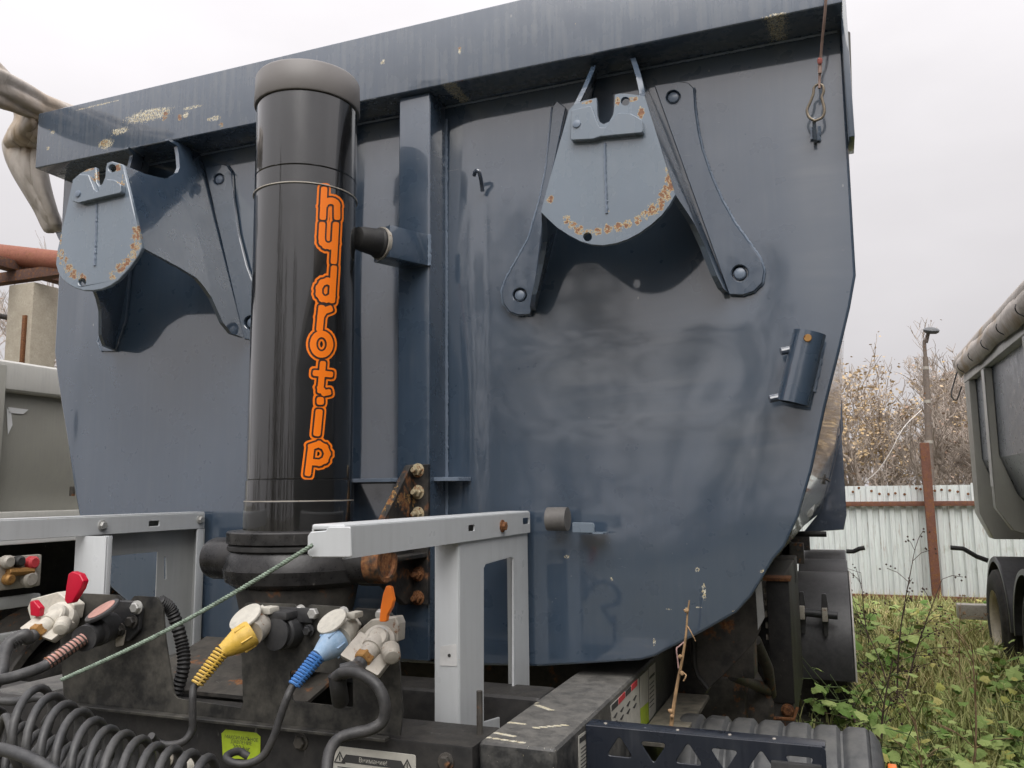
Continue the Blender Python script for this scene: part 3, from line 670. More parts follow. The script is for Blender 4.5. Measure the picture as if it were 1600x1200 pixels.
for nm, lev, mt, off in (('letter_border', 10.6, M_orange, .0008), ('letter_outline', 7.6, M_darkvinyl, .0014), ('letter_face', 4.9, M_orange, .0020)):
    V2, F2 = contour_fill(dist, gx, gy, lev); V3 = []
    for x, y in V2:
        an, z_ = cyl_uv(x, y); V3.append((cx + (CR + off) * cos(an), cy + (CR + off) * sin(an), z_))
    me = bpy.data.meshes.new(nm); me.from_pydata(V3, [], F2); link(nm, me, mt, LT, None)

# ------------------------------------------------------------------ chassis under the tub
ZD = H - .45
for s_ in (1, -1):
    a_, b_ = sorted((s_ * .55, s_ * .70))
    box('drawbar_beam', a_, b_, -.575, 8.2, ZD - .30, ZD, M_beamtop, T, .012, 3)
box('front_crossmember', -1.05, .5485, -.595, -.46, H - .80, H - .455, M_black, T, .005)
box('cross_tube', -.55, .549, -.22, -.10, H - .56, H - .455, M_black, T, .015, 3)
box('cross_tube', -.55, .549, .25, .40, H - .60, H - .47, M_darksteel, T, .012, 2)
box('cross_tube', -.8, .8, 1.5, 1.7, H - .95, H - .75, M_darksteel, T, .01)
box('battery_box', .74, .90, 2.35, 4.2, .55, H - .46, M_black, T, .01)
box('cross_tube', -.8, .8, 2.6, 2.75, H - 1.05, H - .85, M_darksteel, T, .01)
for y_ in (.9, 2.3, 3.8, 5.4, 7.0): box('subframe_bearer', -.9, .9, y_, y_ + .12, H - .62, H - .452, M_darksteel, T, .006)
box('kingpin_plate', -.549, .549, .5, 2.2, H - .78, H - .76, M_darksteel, T, .002)
wplate('apron_plate', [[(-.9, H - .62), (.545, H - .62), (.545, H - .46), (-.9, H - .46)]], 'y', .55, .012, M_darksteel, T, 0, .001)
# plates beside the drawbar, under the tub corner
plateY('gusset_skirt', [[(1083, 985), (1192, 905), (1188, 985), (1178, 1005), (1128, 1058), (1106, 1077), (1092, 1068), (1086, 1040)]], .35, .012, M_darksteel, T, 0, .002)
tube('skirt_edge', [at(1082, 985, Y=.34), at(1085, 1040, Y=.34), at(1090, 1056, Y=.34), at(1106, 1076, Y=.34)], .007, M_black, T, 8)
plateY('side_skirt', [[(1030, 1010), (1085, 985), (1106, 1077), (1100, 1085), (1082, 1135), (1040, 1135)]], .55, .012, M_darksteel, T, 0, .002)
plateY('reflector_flange', [[(1180, 920), (1189, 902), (1195, 965), (1184, 985)]], .30, .004, mat_flat('bright_worn_steel', (.45, .46, .47), .35, .6), T, 0, .001)
wplate('step_ledge', [[(.705, .0), (.81, .0), (.81, .5), (.705, .5)]], 'z', H - .60, .012, mat_grimy('dusty_ledge', (.07, .065, .055), .7, (.3, .27, .21), .8, dustup=.9), T, 0, .002)
tube('brace_tube', [at(1180, 1000, Y=1.3), at(1200, 1045, Y=1.5), at(1205, 1085, Y=1.7)], .022, M_darksteel, T, 10)
tube('brace_tube', [at(1145, 1055, Y=1.2), at(1205, 1080, Y=1.7)], .022, M_darksteel, T, 10)
# landing leg
LG = bpy.data.objects.new('landing_leg', None); COL.objects.link(LG); LG.parent = T
lx0, lx1 = at(1201, 1000, Y=2).x, at(1237, 1000, Y=2).x
box('outer_tube', lx0, lx1, 2.0, 2.12, at(1237, 1100, Y=2).z, at(1220, 908, Y=2).z, M_black, LG, .006)
box('inner_tube', lx0 + .01, lx1 - .006, 2.012, 2.108, .10, at(1237, 1100, Y=2).z + .01, M_darksteel, LG, .004)
box('head_plate', lx0 - .015, lx1 + .008, 1.985, 2.13, at(1220, 908, Y=2).z + .0005, at(1220, 908, Y=2).z + .014, M_rustbolt, LG, .002)
box('foot', lx0 - .06, lx1 + .06, 1.94, 2.18, 0, .10, M_darksteel, LG, .01)
hexbolt('pivot_bolt', at(1231, 1110, Y=2.0), (0, -1, 0), .02, M_rustbolt, LG)
tube('crank_rod', [at(1206, 1122, Y=1.95), at(1240, 1124, Y=1.95), at(1246, 1105, Y=1.97)], .008, M_rustbolt, LG, 8)
for k in range(5): box('bolt_strip', lx0 - .012, lx0 - .0005, 2.02, 2.06, at(1203, 925 + 18 * k, Y=2).z - .012, at(1203, 925 + 18 * k, Y=2).z + .012, M_castal, LG, .002)
# wheels and mudguards, three axles
def tyre_bm(bm, c, R_, wd, ax=(1, 0, 0), n=48):
    h = wd / 2
    add_lathe(bm, [(-h * .9, R_ * .58), (-h, R_ * .72), (-h * .97, R_ * .88), (-h * .82, R_ * .97), (-h * .5, R_), (-h * .46, R_ * .98), (-h * .40, R_ * .98), (-h * .36, R_), (-.03, R_), (-.02, R_ * .98), (.02, R_ * .98), (.03, R_), (h * .36, R_), (h * .40, R_ * .98), (h * .46, R_ * .98), (h * .5, R_), (h * .82, R_ * .97), (h * .97, R_ * .88), (h, R_ * .72), (h * .9, R_ * .58)], c, ax, n, False)
def rim_bm(bm, c, R_, wd, ax=(1, 0, 0)):
    h = wd / 2
    add_lathe(bm, [(h * .95, R_ * .60), (h * .85, R_ * .55), (h * .4, R_ * .52), (h * .2, R_ * .45), (h * .15, R_ * .28), (h * .5, R_ * .24), (h * .55, R_ * .1), (h * .55, .001)], c, ax, 36, False)
mgx0, mgx1 = at(1237, 950, Y=5).x - .01, at(1328, 950, Y=5).x + .012
for k, yc in enumerate((5.62, 7.0, 8.38)):
    for s_ in ((1, -1) if k == 0 else (1,)):
        xa, xb = sorted((s_ * mgx0, s_ * mgx1))
        WH = bpy.data.objects.new('wheel', None); COL.objects.link(WH); WH.parent = T
        bm = bmesh.new(); tyre_bm(bm, ((xa + xb) / 2, yc, .52), .52, .39); bm_obj('tyre', bm, M_tyre, WH, 30)
        bm = bmesh.new(); rim_bm(bm, ((xa + xb) / 2, yc, .52), .52, .39, (s_, 0, 0)); bm_obj('rim', bm, M_castal, WH, 30)
        bm = bmesh.new(); Rm = .63; n = 22
        sec = [(xa, Rm - .05), (xa, Rm - .012), (xa + .012, Rm), (xb - .012, Rm), (xb, Rm - .012), (xb, Rm - .05), (xb - .006, Rm - .05), (xb - .006, Rm - .016), (xa + .006, Rm - .016), (xa + .006, Rm - .05)]
        rings = []
        for i in range(n + 1):
            an = radians(-12 + 192 * i / n) if k == 0 else radians(0 + 180 * i / n)
            rings.append([bm.verts.new((x, yc - r * cos(an) * (.98), .52 + r * sin(an) + (0 if an > 0 else 0))) for x, r in sec])
        for a, b in zip(rings, rings[1:]):
            for q in range(len(sec)): bm.faces.new((a[q], a[(q + 1) % len(sec)], b[(q + 1) % len(sec)], b[q]))
        bm.faces.new(rings[0]); bm.faces.new(rings[-1])
        G = bm_obj('mudguard', bm, M_mudguard, T, 30)
        if k == 0 and s_ == 1:
            tube('edge_trim', [(xb + .004, yc - Rm * cos(a_) * .985, .52 + Rm * sin(a_)) for a_ in np.radians(np.linspace(-12, 95, 20))], .007, M_trim, G, 6)
            p0, p1 = at(1238, 955, Y=4.93), at(1309, 962, Y=4.93); rod('stay_bar', p0, p1, .03, M_plastic, G, 14)
            for f_ in (.22, .72):
                p_ = p0.lerp(p1, f_)
                wplate('stay_clip', [[(p_.x - .014, p_.z - .17), (p_.x + .014, p_.z - .17), (p_.x + .028, p_.z), (p_.x + .016, p_.z + .15), (p_.x - .016, p_.z + .15), (p_.x - .028, p_.z)]], 'y', 4.965, .04, M_mudguard, G, .01, .004)
                box('stay_strap', p_.x - .02, p_.x + .02, 4.893, 4.932, p_.z - .05, p_.z + .05, M_castal, G, .004)
tube('lamp_arm', [(1.24, 7.4, 1.20), (1.31, 7.4, 1.20), (1.37, 7.38, 1.23), (1.42, 7.38, 1.24)], .022, M_rubber, T, 8)
for y_, z_ in ((5.9, H - .4),): rod('stay_tube', (.55, y_, z_), (1.08, y_, z_), .025, M_black, T)
for y_ in (5.4,): box('hanger', .72, .80, y_, y_ + .15, .8, H - .33, M_darksteel, T, .01)
rod('axle', (-1.0, 5.62, .52), (1.0, 5.62, .52), .07, M_darksteel, T)
# air tank half hidden behind the landing leg
lathe('air_tank', [(0, .02), (.01, .09), (.04, .12), (.5, .12), (.53, .09), (.54, .02)], at(1165, 1110, Y=1.6), (-.2, 1, 0), M_darksteel, T, 28)
# ribbed water tank across the front corner
tp = at(1180, 1140, Y=.2); tz = tp.z; xr = at(1383, 1190, Y=.2).x; Rk = .20
pr_ = [(0, .12), (.004, .16), (.015, .18), (.03, .192)]; s0 = .03; Lk = xr - .74
ribs = 7; stp = (Lk - .05) / ribs
for k in range(ribs):
    a_ = .03 + stp * k; pr_ += [(a_ + .004, .196), (a_ + .012, .20), (a_ + stp - .018, .20), (a_ + stp - .012, .194), (a_ + stp - .009, .188), (a_ + stp - .004, .188)]
pr_ += [(Lk - .03, .197), (Lk - .02, .19), (Lk - .006, .17), (Lk, .13), (Lk, .001)]
lathe('ribbed_tank', pr_, (.74, .24, tz - .19), (1, 0, 0), M_tank, T, 64, 40)
box('side_marker', xr + .001, xr + .02, .06, .10, tz - .12, tz - .02, M_orangeplastic, T, .004)
# perforated light bar
bY = -.40; zt_, zb_ = at(940, 1135, Y=bY).z, at(940, 1197, Y=bY).z; xb0 = .703; xb1 = at(1290, 1170, Y=bY).x
tri = []; x_ = at(968, 1165, Y=bY).x; zm = (zt_ + zb_) / 2
for k in range(6):
    s_ = 1 if k % 2 == 0 else -1; q = .026
    tri.append(fillet([(x_ - q, zm - s_ * .016), (x_ + q, zm - s_ * .016), (x_, zm + s_ * .022)], .005, 4)); x_ += .0655
LB = bpy.data.objects.new('light_bar', None); COL.objects.link(LB); LB.parent = T
L3 = [[(xb0, zb_ - .02), (xb1, zb_ - .02), (xb1, zt_ - .006), (xb1 - .006, zt_), (xb0, zt_)]] + tri
prism('bar_web', [[(a, bY, b) for a, b in l] for l in L3], (0, .004, 0), M_bluetub if False else mat_paint('blue_black_bar_paint', (.014, .018, .028), .3, .1, .12, None, None, False), LB, .0012)
box('bar_flange', xb0, xb1, bY + .0045, bY + .045, zt_ - .0045, zt_ + .0005, bpy.data.materials['blue_black_bar_paint'], LB, .002)
box('lamp_plate', at(1205, 1190, Y=bY).x, at(1284, 1190, Y=bY).x, bY - .012, bY - .0005, zb_ - .04, at(1205, 1186, Y=bY).z, M_plastic, LB, .003)
for f_ in (.08, .4, .62, .8): lathe('rivet', [(-.001, .004), (.002, .003)], (xb0 + (xb1 - xb0) * f_, bY + .02, zt_), (0, 0, 1), M_castal, LB, 10)

# stickers on the drawbar side and the crossmember
def stickX(name, quad, mt, th=.0008, X=.7006, par=None):
    P = [at(x, y, X=X + th) for x, y in quad]
    return prism(name, [[tuple(p) for p in P]], (-th, 0, 0), mt, par or T)
def stickers():
    S1 = stickX('instruction_sticker', [(954, 1103), (998, 1060), (1001, 1131), (957, 1138)], M_sticker)
    stickX('sticker_header', [(956, 1112), (966, 1102), (966, 1092), (956, 1102)], M_ink, .0016, par=S1)
    stickX('sticker_header', [(967, 1101), (977, 1090), (977, 1081), (967, 1091)], M_redink, .0016, par=S1)
    stickX('sticker_header', [(978, 1089), (986, 1081), (986, 1072), (978, 1080)], M_ink, .0016, par=S1)
    stickX('sticker_header', [(987, 1080), (996, 1071), (996, 1062), (987, 1071)], M_redink, .0016, par=S1)
    for k in range(4):
        for j in range(2):
            x, y = 959 + 10 * k, 1121 - 9 * k + 12 * j
            stickX('sticker_drawing', [(x, y), (x + 5, y - 8), (x + 6, y - 7), (x + 3, y + 1)], M_ink, .0016, par=S1)
    S2 = stickX('narrow_sticker', [(1000, 1058), (1013, 1046), (1013, 1097), (1001, 1107)], M_sticker)
    stickX('lime_sticker', [(1001, 1107), (1013, 1096), (1014, 1128), (1002, 1137)], M_lime)
    S3 = stickX('tall_sticker', [(1014, 1044), (1024, 1035), (1025, 1112), (1015, 1126)], M_sticker)
    stickX('sticker_header', [(1015, 1062), (1023, 1054), (1023, 1050), (1015, 1058)], M_ink, .0016, par=S3)
    for k in range(6): stickX('sticker_line', [(1015.5, 1070 + 7 * k), (1022, 1063 + 7 * k), (1022, 1064.3 + 7 * k), (1015.5, 1071.3 + 7 * k)], M_ink, .0016, par=S3)
    S4 = stickX('warning_sticker', [(904, 1150), (926, 1135), (927, 1182), (905, 1212)], M_sticker)
    stickX('sticker_header', [(906, 1162), (924, 1148), (924, 1140), (906, 1154)], M_ink, .0016, par=S4)
    for k in range(6): stickX('sticker_line', [(908, 1170 + 6 * k), (922, 1158 + 6 * k), (922, 1159.4 + 6 * k), (908, 1171.4 + 6 * k)], M_ink, .0016, par=S4)
stickers()
def text_mesh(name, body, p, u, v, size, mt, par, align='CENTER'):
    cu = bpy.data.curves.new(name, 'FONT'); cu.body = body; cu.size = size; cu.align_x = align; cu.align_y = 'CENTER'; cu.resolution_u = 2
    ob = bpy.data.objects.new(name, cu); COL.objects.link(ob); bpy.context.view_layer.update()
    me = bpy.data.meshes.new_from_object(ob.evaluated_get(bpy.context.evaluated_depsgraph_get())); bpy.data.objects.remove(ob); bpy.data.curves.remove(cu)
    u, v = Vector(u).normalized(), Vector(v).normalized(); p = Vector(p)
    for q in me.vertices: q.co = p + u * q.co.x + v * q.co.y
    me.name = name
    return link(name, me, mt, par, None)
cY = -.5955
G1 = plateY('pressure_sticker', [[(346, 1146), (352, 1140), (400, 1145), (407, 1151), (406, 1188), (348, 1184)]], cY - .001, .0008, M_lime, T, 0, 0)
for yy, tx, sz in ((1153.5, 'МАКСИМАЛЬНОЕ', .0095), (1160, 'ДАВЛЕНИЕ', .0095), (1168.5, '200 bar', .0140)):
    text_mesh('sticker_text', tx, at(377, yy + .5, Y=cY - .0015), (1, 0, 0), (0, 0, 1), sz, M_ink, G1)
zA, zB = at(523, 1165, Y=cY - .001).z, at(523, 1230, Y=cY - .001).z; xA, xB = at(520, 1175, Y=cY - .001).x, at(650, 1190, Y=cY - .001).x
G2 = wplate('caution_plate', [[(xA, zB), (xB, zB), (xB, zA), (xA, zA)]], 'y', cY - .0022, .002, M_sticker, T, .006, .0004)
wplate('caution_band', [[(xA + .02, zA - .028), (xB - .02, zA - .028), (xB - .03, zA - .013), (xA + .03, zA - .013)]], 'y', cY - .0028, .0005, M_ink, G2)
text_mesh('caution_text', 'Внимание!', ((xA + xB) / 2, cY - .0032, zA - .0205), (1, 0, 0), (0, 0, 1), .012, M_sticker, G2)
for s_ in (0, 1):
    xc_ = xA + .017 if s_ == 0 else xB - .017
    prism('warning_triangle', [[(xc_ - .013, cY - .0036, zA - .030), (xc_ + .013, cY - .0036, zA - .030), (xc_, cY - .0036, zA - .008)], [(xc_ - .0095, cY - .0036, zA - .028), (xc_ + .0095, cY - .0036, zA - .028), (xc_, cY - .0036, zA - .012)][::-1]], (0, .0005, 0), M_ink, G2)
    box('warning_mark', xc_ - .001, xc_ + .001, cY - .0036, cY - .0031, zA - .0255, zA - .016, M_ink, G2, 0)
for k in range(3): box('caution_line', xA + .012, xA + .08 + .02 * (k % 2), cY - .0029, cY - .0024, zA - .038 - .006 * k, zA - .0365 - .006 * k, M_ink, G2, 0)
for x, y in ((697, 1190), (471, 1159), (262, 1185)): hexbolt('frame_bolt', at(x, y, Y=cY), (0, -1, 0), .011, M_darksteel if x != 262 else M_castal, T, .01)
lathe('pipe_fitting', [(0, .020), (.02, .020), (.022, .015), (.05, .013)], at(302, 1195, Y=cY), (.25, -1, -.1), M_paleplug, T, 18)

# ------------------------------------------------------------------ grey guard rails either side of the sockets
RR = bpy.data.objects.new('guard_rail', None); COL.objects.link(RR); RR.parent = T
XR = .455; zr1, zr0 = H - .052, H - .1025; yr0, yr1 = -.880, -.018
wplate('rail_web', [[(yr0, zr0, .003), (yr1, zr0, .006), (yr1, zr1, .006), (yr0, zr1, .003)]] + [fillet([(at(x - 5, y, X=XR).y, at(x, y + 5, X=XR).z), (at(x + 5, y, X=XR).y, at(x, y + 5, X=XR).z), (at(x + 5, y, X=XR).y, at(x, y - 5, X=XR).z), (at(x - 5, y, X=XR).y, at(x, y - 5, X=XR).z)], .004) for x, y in ((737, 825), (822, 814))], 'x', XR - .004, .004, M_rail, RR, 0, .0012)
box('rail_top', at(480, 850, Y=-.886).x + .003, XR - .001, yr0, yr1, zr1 - .006, zr1 + .004, M_rail, RR, .005, 3)
capx = at(480, 850, Y=-.886).x
box('rail_back', capx + .004, capx + .008, yr0, yr1, zr0, zr1 - .003, M_railin, RR, .001)
plateY('rail_end_cap', [[(480, 838, .006), (485, 831, .004), (509, 829, .003), (513, 823, .004), (547, 823, .004), (549, 871, .004), (485, 871, .006), (480, 866, .004)]], -.886, .005, M_rail, RR, 0, .0015)
hexbolt('rusty_bolt', at(785, 822, X=XR + .001), (1, 0, 0), .010, M_rustbolt, RR, .008)
yq = -.434; px0 = at(680, 1000, Y=yq).x; zpb = H - .4545
wplate('post_web', [[(yq, zpb - .11), (-.021, zpb - .11), (-.021, zr0 + .02), (yq, zr0 + .02)], [(a.y, a.z) for a in (at(757, 888, X=XR - .005), at(757, 1128, X=XR - .005), at(803, 1114, X=XR - .005), at(803, 872, X=XR - .005), at(798, 871, X=XR - .005), at(760, 882, X=XR - .005))]], 'x', XR - .011, .005, M_rail, RR, 0, .0015)
box('post_flange', px0, XR - .007, yq - .003, yq + .0015, zpb - .11, zr0 + .02, M_rail, RR, .002, 2)
box('post_flange', px0, XR - .0115, -.025, -.021, zpb - .11, zr0 + .02, M_railin, RR, .001)
pt = plateY('peeled_patch', [[(688, 1010), (713, 1006), (714, 1041), (687, 1040)]], yq - .0042, .0008, mat_flat('peeled_primer', (.66, .66, .65), .5), RR, .003, 0)
lathe('hole_plug', [(0, .0035), (.0012, .0032)], at(702, 1024, Y=yq - .0043), (0, -1, 0), M_ink, pt, 12)
rod('upright_bar', (.53, -.52, H - .46), (.53, -.52, H - .375), .006, M_darksteel, T, 10)
# left rail
LR = bpy.data.objects.new('guard_rail', None); COL.objects.link(LR); LR.parent = T
XL_ = -.58; sl = lambda x, y, X: fillet([(at(x - 8, y, X=X).y, at(x, y + 4, X=X).z), (at(x + 8, y, X=X).y, at(x, y + 4, X=X).z), (at(x + 8, y, X=X).y, at(x, y - 4, X=X).z), (at(x - 8, y, X=X).y, at(x, y - 4, X=X).z)], .004)
wplate('rail_web', [[(-1.35, H - .0975), (-.016, H - .0975, .005), (-.016, H - .051, .005), (-1.35, H - .051)], sl(241, 818, XL_)], 'x', XL_ - .004, .004, M_rail, LR, 0, .0012)
box('rail_top', XL_ - .06, XL_ - .001, -1.35, -.017, H - .053, H - .048, M_rail, LR, .002)
for x, y in ((160, 821), (313, 812)): hexbolt('rail_bolt', at(x, y, X=XL_ + .001), (1, 0, 0), .0095, M_zinc, LR, .007)
yq2 = -.437; fx = at(117, 900, Y=yq2).x; wx = fx - .003
box('post_flange', fx, at(165, 900, Y=yq2).x, yq2 - .004, yq2 + .001, zpb, H - .0978, M_rail, LR, .002)
box('post_lip', at(155, 900, Y=yq2).x, at(165, 900, Y=yq2).x + .001, yq2 + .0012, yq2 + .015, zpb, H - .0978, M_rail, LR, .001)
ya = at(165, 900, X=wx).y; yb = at(245, 900, X=wx).y
wplate('post_web', [[(yq2 + .0015, zpb), (-.014, zpb), (-.014, H - .055), (yq2 + .0015, H - .055)], [(ya, at(165, 868, X=wx).z), (ya + .01, at(245, 862, X=wx).z), (yb, at(245, 862, X=wx).z), (yb, at(245, 990, X=wx).z), (ya, at(165, 990, X=wx).z)][::-1],
    [(at(257, 905, X=wx).y, at(257, 905, X=wx).z), (at(260, 905, X=wx).y, at(257, 905, X=wx).z), (at(260, 870, X=wx).y, at(257, 870, X=wx).z), (at(257, 870, X=wx).y, at(257, 870, X=wx).z)]], 'x', wx - .004, .004, M_railin, LR, 0, .001)
box('post_flange', wx + .0005, XL_, -.0195, -.0145, zpb, H - .0985, M_railin, LR, .001)
box('post_lip', XL_ - .005, XL_, -.045, -.020, zpb, H - .0985, M_rail, LR, .001)

# ------------------------------------------------------------------ socket panel
pY = -.60
SP = plateY('socket_panel', [[(83, 925, .012), (185, 930, .012), (193, 938), (204, 938), (210, 931, .008), (245, 933, .012), (254, 950), (258, 1000), (272, 1091, .02), (380, 1107, .01), (377, 1015), (382, 942, .008), (460, 944, .008), (464, 950), (480, 950), (484, 945, .006), (532, 948, .008), (540, 955), (551, 955), (556, 950, .006), (607, 953, .012), (619, 968), (629, 1112), (625, 1150), (280, 1118), (100, 1098), (94, 1000)],
        [(452, 1047, .008), (456, 1096, .008), (552, 1106, .008), (551, 1054, .008)]], pY, .005, M_panel, T, 0, .0012)
wplate('panel_lip', [[(-.46, -.625), (.385, -.625), (.385, -.6055), (-.46, -.6055)]], 'z', H - .4545, .006, M_panel, T, 0, .001)
for x, y in ((470, 948), (537, 951), (595, 955)):
    hexbolt('panel_bolt', at(x, y + 6, Y=pY), (0, -1, 0), .008, M_zinc, T)
tube('conduit', [at(248, 938, Y=-.52), at(268, 955, Y=-.49), at(283, 1000, Y=-.48), at(287, 1040, Y=-.49), at(275, 1085, Y=-.50)], lambda i, t: .0155 if i % 2 else .0125, M_rubber, T, 12, 14)
bz = at(330, 1085, Y=-.3).z; prism('dusty_shelf', [[(-.40, -.46, H - .45), (.1, -.46, H - .45), (.1, -.20, H - .38), (-.40, -.20, H - .38)]], (0, 0, .008), M_darksteel, T)
box('brake_valve', -.05, .06, -.42, -.34, H - .40, H - .33, M_darksteel, T, .012, 3)

# ------------------------------------------------------------------ sockets on the panel (parts of the trailer)
def obj_empty(name, parent=None):
    o = bpy.data.objects.new(name, None); COL.objects.link(o); o.parent = parent; o.empty_display_size = .05; return o
def disc(name, c, nrm, rx, ry, th, mt, par, up=(0, 0, 1), tab=True):
    """oval spring lid with a hinge tab"""
    n_ = Vector(nrm).normalized(); u = Vector(up).cross(n_).normalized(); v = n_.cross(u)
    loop = [(rx * cos(a) * (1.0), ry * sin(a)) for a in np.linspace(0, 2 * pi, 28)[:-1]]
    return prism(name, [[tuple(Vector(c) + u * a + v * b) for a, b in loop]], n_ * th, mt, par, th * .35, 2)
def pin_socket(c_px, cY_, lid_mat, body_mat, lid=None, d=(0, -1, 0), r=.032, par=None):
    S = obj_empty('trailer_socket', T); c = at(*c_px, Y=cY_)
    lathe('socket_body', [(-.045, r * .9), (0, r), (.022, r), (.026, r * .92), (.026, r * .75), (.012, r * .7)], c, d, body_mat, S, 28)
    return S, c
# socket bodies for the yellow and blue plugs: square flange, tilted barrel, raised lid
def plug_socket(fl_px, lid_c, lid_r, dirv, mt):
    S = obj_empty('trailer_socket', T)
    plateY('socket_flange', [fl_px], pY - .016, .0155, mt, S, .006, .002)
    c = at(sum(p[0] for p in fl_px) / 4, sum(p[1] for p in fl_px) / 4, Y=pY - .016)
    for x, y in fl_px[:2] + fl_px[2:3]:
        pc = at(x * .8 + .2 * sum(p[0] for p in fl_px) / 4, y * .8 + .2 * sum(p[1] for p in fl_px) / 4, Y=pY - .016); lathe('screw', [(-.001, .004), (.003, .0035)], pc, (0, -1, 0), M_castal, S, 10)
    lathe('socket_barrel', [(-.005, .027), (.03, .027), (.034, .025)], c, dirv, mt, S, 28)
    lc = at(*lid_c, Y=pY - .075); disc('spring_lid', lc, (-.18, -.62, .76), lid_r, lid_r * .98, .006, mt, S)
    box('lid_hinge', lc.x + lid_r * .5, lc.x + lid_r * 1.15, lc.y + .02, lc.y + .052, lc.z + lid_r * .15, lc.z + lid_r * .55, mt, S, .004)
    return c
def coil_wrap(name, a, b, r0, r1, turns, wr, mt, par):
    """spiral bend protector round a cable"""
    a, b = Vector(a), Vector(b); u, v, d = frame_of(b - a); L = (b - a).length; n = turns * 14; pts = []
    for i in range(n + 1):
        t = i / n; r = r0 + (r1 - r0) * t; an = 2 * pi * turns * t; pts.append(a + d * (L * t) + (u * cos(an) + v * sin(an)) * r)
    bm = bmesh.new(); add_tube(bm, pts, wr, 6); add_tube(bm, [a + u * r0, b + u * r1], wr * .8, 5); add_tube(bm, [a - u * r0, b - u * r1], wr * .8, 5)
    return bm_obj(name, bm, mt, par, 40)
def plug_cable(name, label, c, path_px, plug_end, neck_end, spring_end, mcol, mspring, Yp, Yn, Ys, cable):
    K = thing(name, label, 'cable', tuple(c))
    p1 = at(*plug_end, Y=Yp); p2 = at(*neck_end, Y=Yn); p3 = at(*spring_end, Y=Ys)
    d1 = p1 - c
    lathe('plug_collar', [(.004, .022), (.010, .026), (d1.length * .75, .0265), (d1.length, .025)], c, d1, M_castal if mcol is M_yellow else M_paleplug, K, 28)
    d2 = p2 - p1; L = d2.length
    lathe('plug_body', [(-.004, .0245), (0, .026), (L * .35, .0255), (L * .7, .019), (L * .92, .0145), (L, .014)], p1, d2, mcol, K, 28, 45)
    for k in range(6):
        u, v, d = frame_of(d2); an = 2 * pi * k / 6; q = p1 + d * (L * .05) + (u * cos(an) + v * sin(an)) * .0255; rod('grip_rib', q, q + d * (L * .38), .002, mcol, K, 6)
    coil_wrap('bend_spring', p2 - (p3 - p2) * .05, p3, .0125, .0095, 11, .0026, mspring, K)
    rod('cable_core', p2 - (p3 - p2) * .1, p3, .0080, M_cable, K, 10)
    P = [p3 - (p3 - p2) * .1, p3 + (p3 - p2) * .1] + [at(x, y, Y=yy - .1) for x, y, yy in cable]
    tube('cable', P, .0068, M_cable, K, 12, 8)
    return K
cY1 = plug_socket([(402, 949), (418, 947), (434, 965), (412, 1000)], (385, 966), .034, (-.62, -.62, -.48), M_paleplug)
plug_cable('yellow_plug_cable', 'black cable with yellow plug and yellow spiral bend guard in the socket panel', cY1, None, (391, 990), (347, 1018), (307, 1069), M_yellow, M_yellow, pY - .085, pY - .125, pY - .16,
    [(301, 1092, -.67), (301, 1120, -.67), (300, 1140, -.67), (288, 1158, -.68), (266, 1164, -.69), (246, 1160, -.70), (236, 1150, -.72)])
cY2 = plug_socket([(526, 962), (545, 958), (560, 978), (538, 1004)], (520, 973), .030, (-.5, -.62, -.6), M_paleplug)
plug_cable('blue_plug_cable', 'black cable with pale blue plug and blue spiral bend guard hanging from the panel', cY2, None, (527, 1000), (496, 1026), (459, 1071), M_bluepl, M_bluesp, pY - .075, pY - .115, pY - .15,
    [(448, 1092, -.665), (438, 1120, -.67), (428, 1150, -.675), (412, 1180, -.68), (388, 1193, -.69), (364, 1192, -.70), (354, 1182, -.69), (372, 1174, -.66), (388, 1182, -.65)])
# black round socket between the two plugs
S3 = obj_empty('trailer_socket', T); c = at(452, 985, Y=pY)
lathe('socket_body', [(0, .036), (.03, .034), (.034, .031)], c, (0, -1, 0), M_plastic, S3, 32)
disc('spring_lid', c + Vector((0, -.040, .0)), (0, -1, .05), .030, .032, .007, M_plastic, S3)
box('lid_hinge', c.x - .026, c.x + .026, c.y - .046, c.y - .002, c.z + .026, c.z + .042, M_plastic, S3, .005)
box('flange_ear', c.x - .035, c.x + .06, c.y - .010, c.y - .0005, c.z + .018, c.z + .046, M_plastic, S3, .003)
hexbolt('socket_bolt', at(492, 958, Y=pY - .011), (0, -1, 0), .010, M_zinc, S3, .010, False)
hexbolt('socket_bolt', at(483, 985, Y=pY - .008), (0, -1, 0), .008, M_plastic, S3, .010, True)

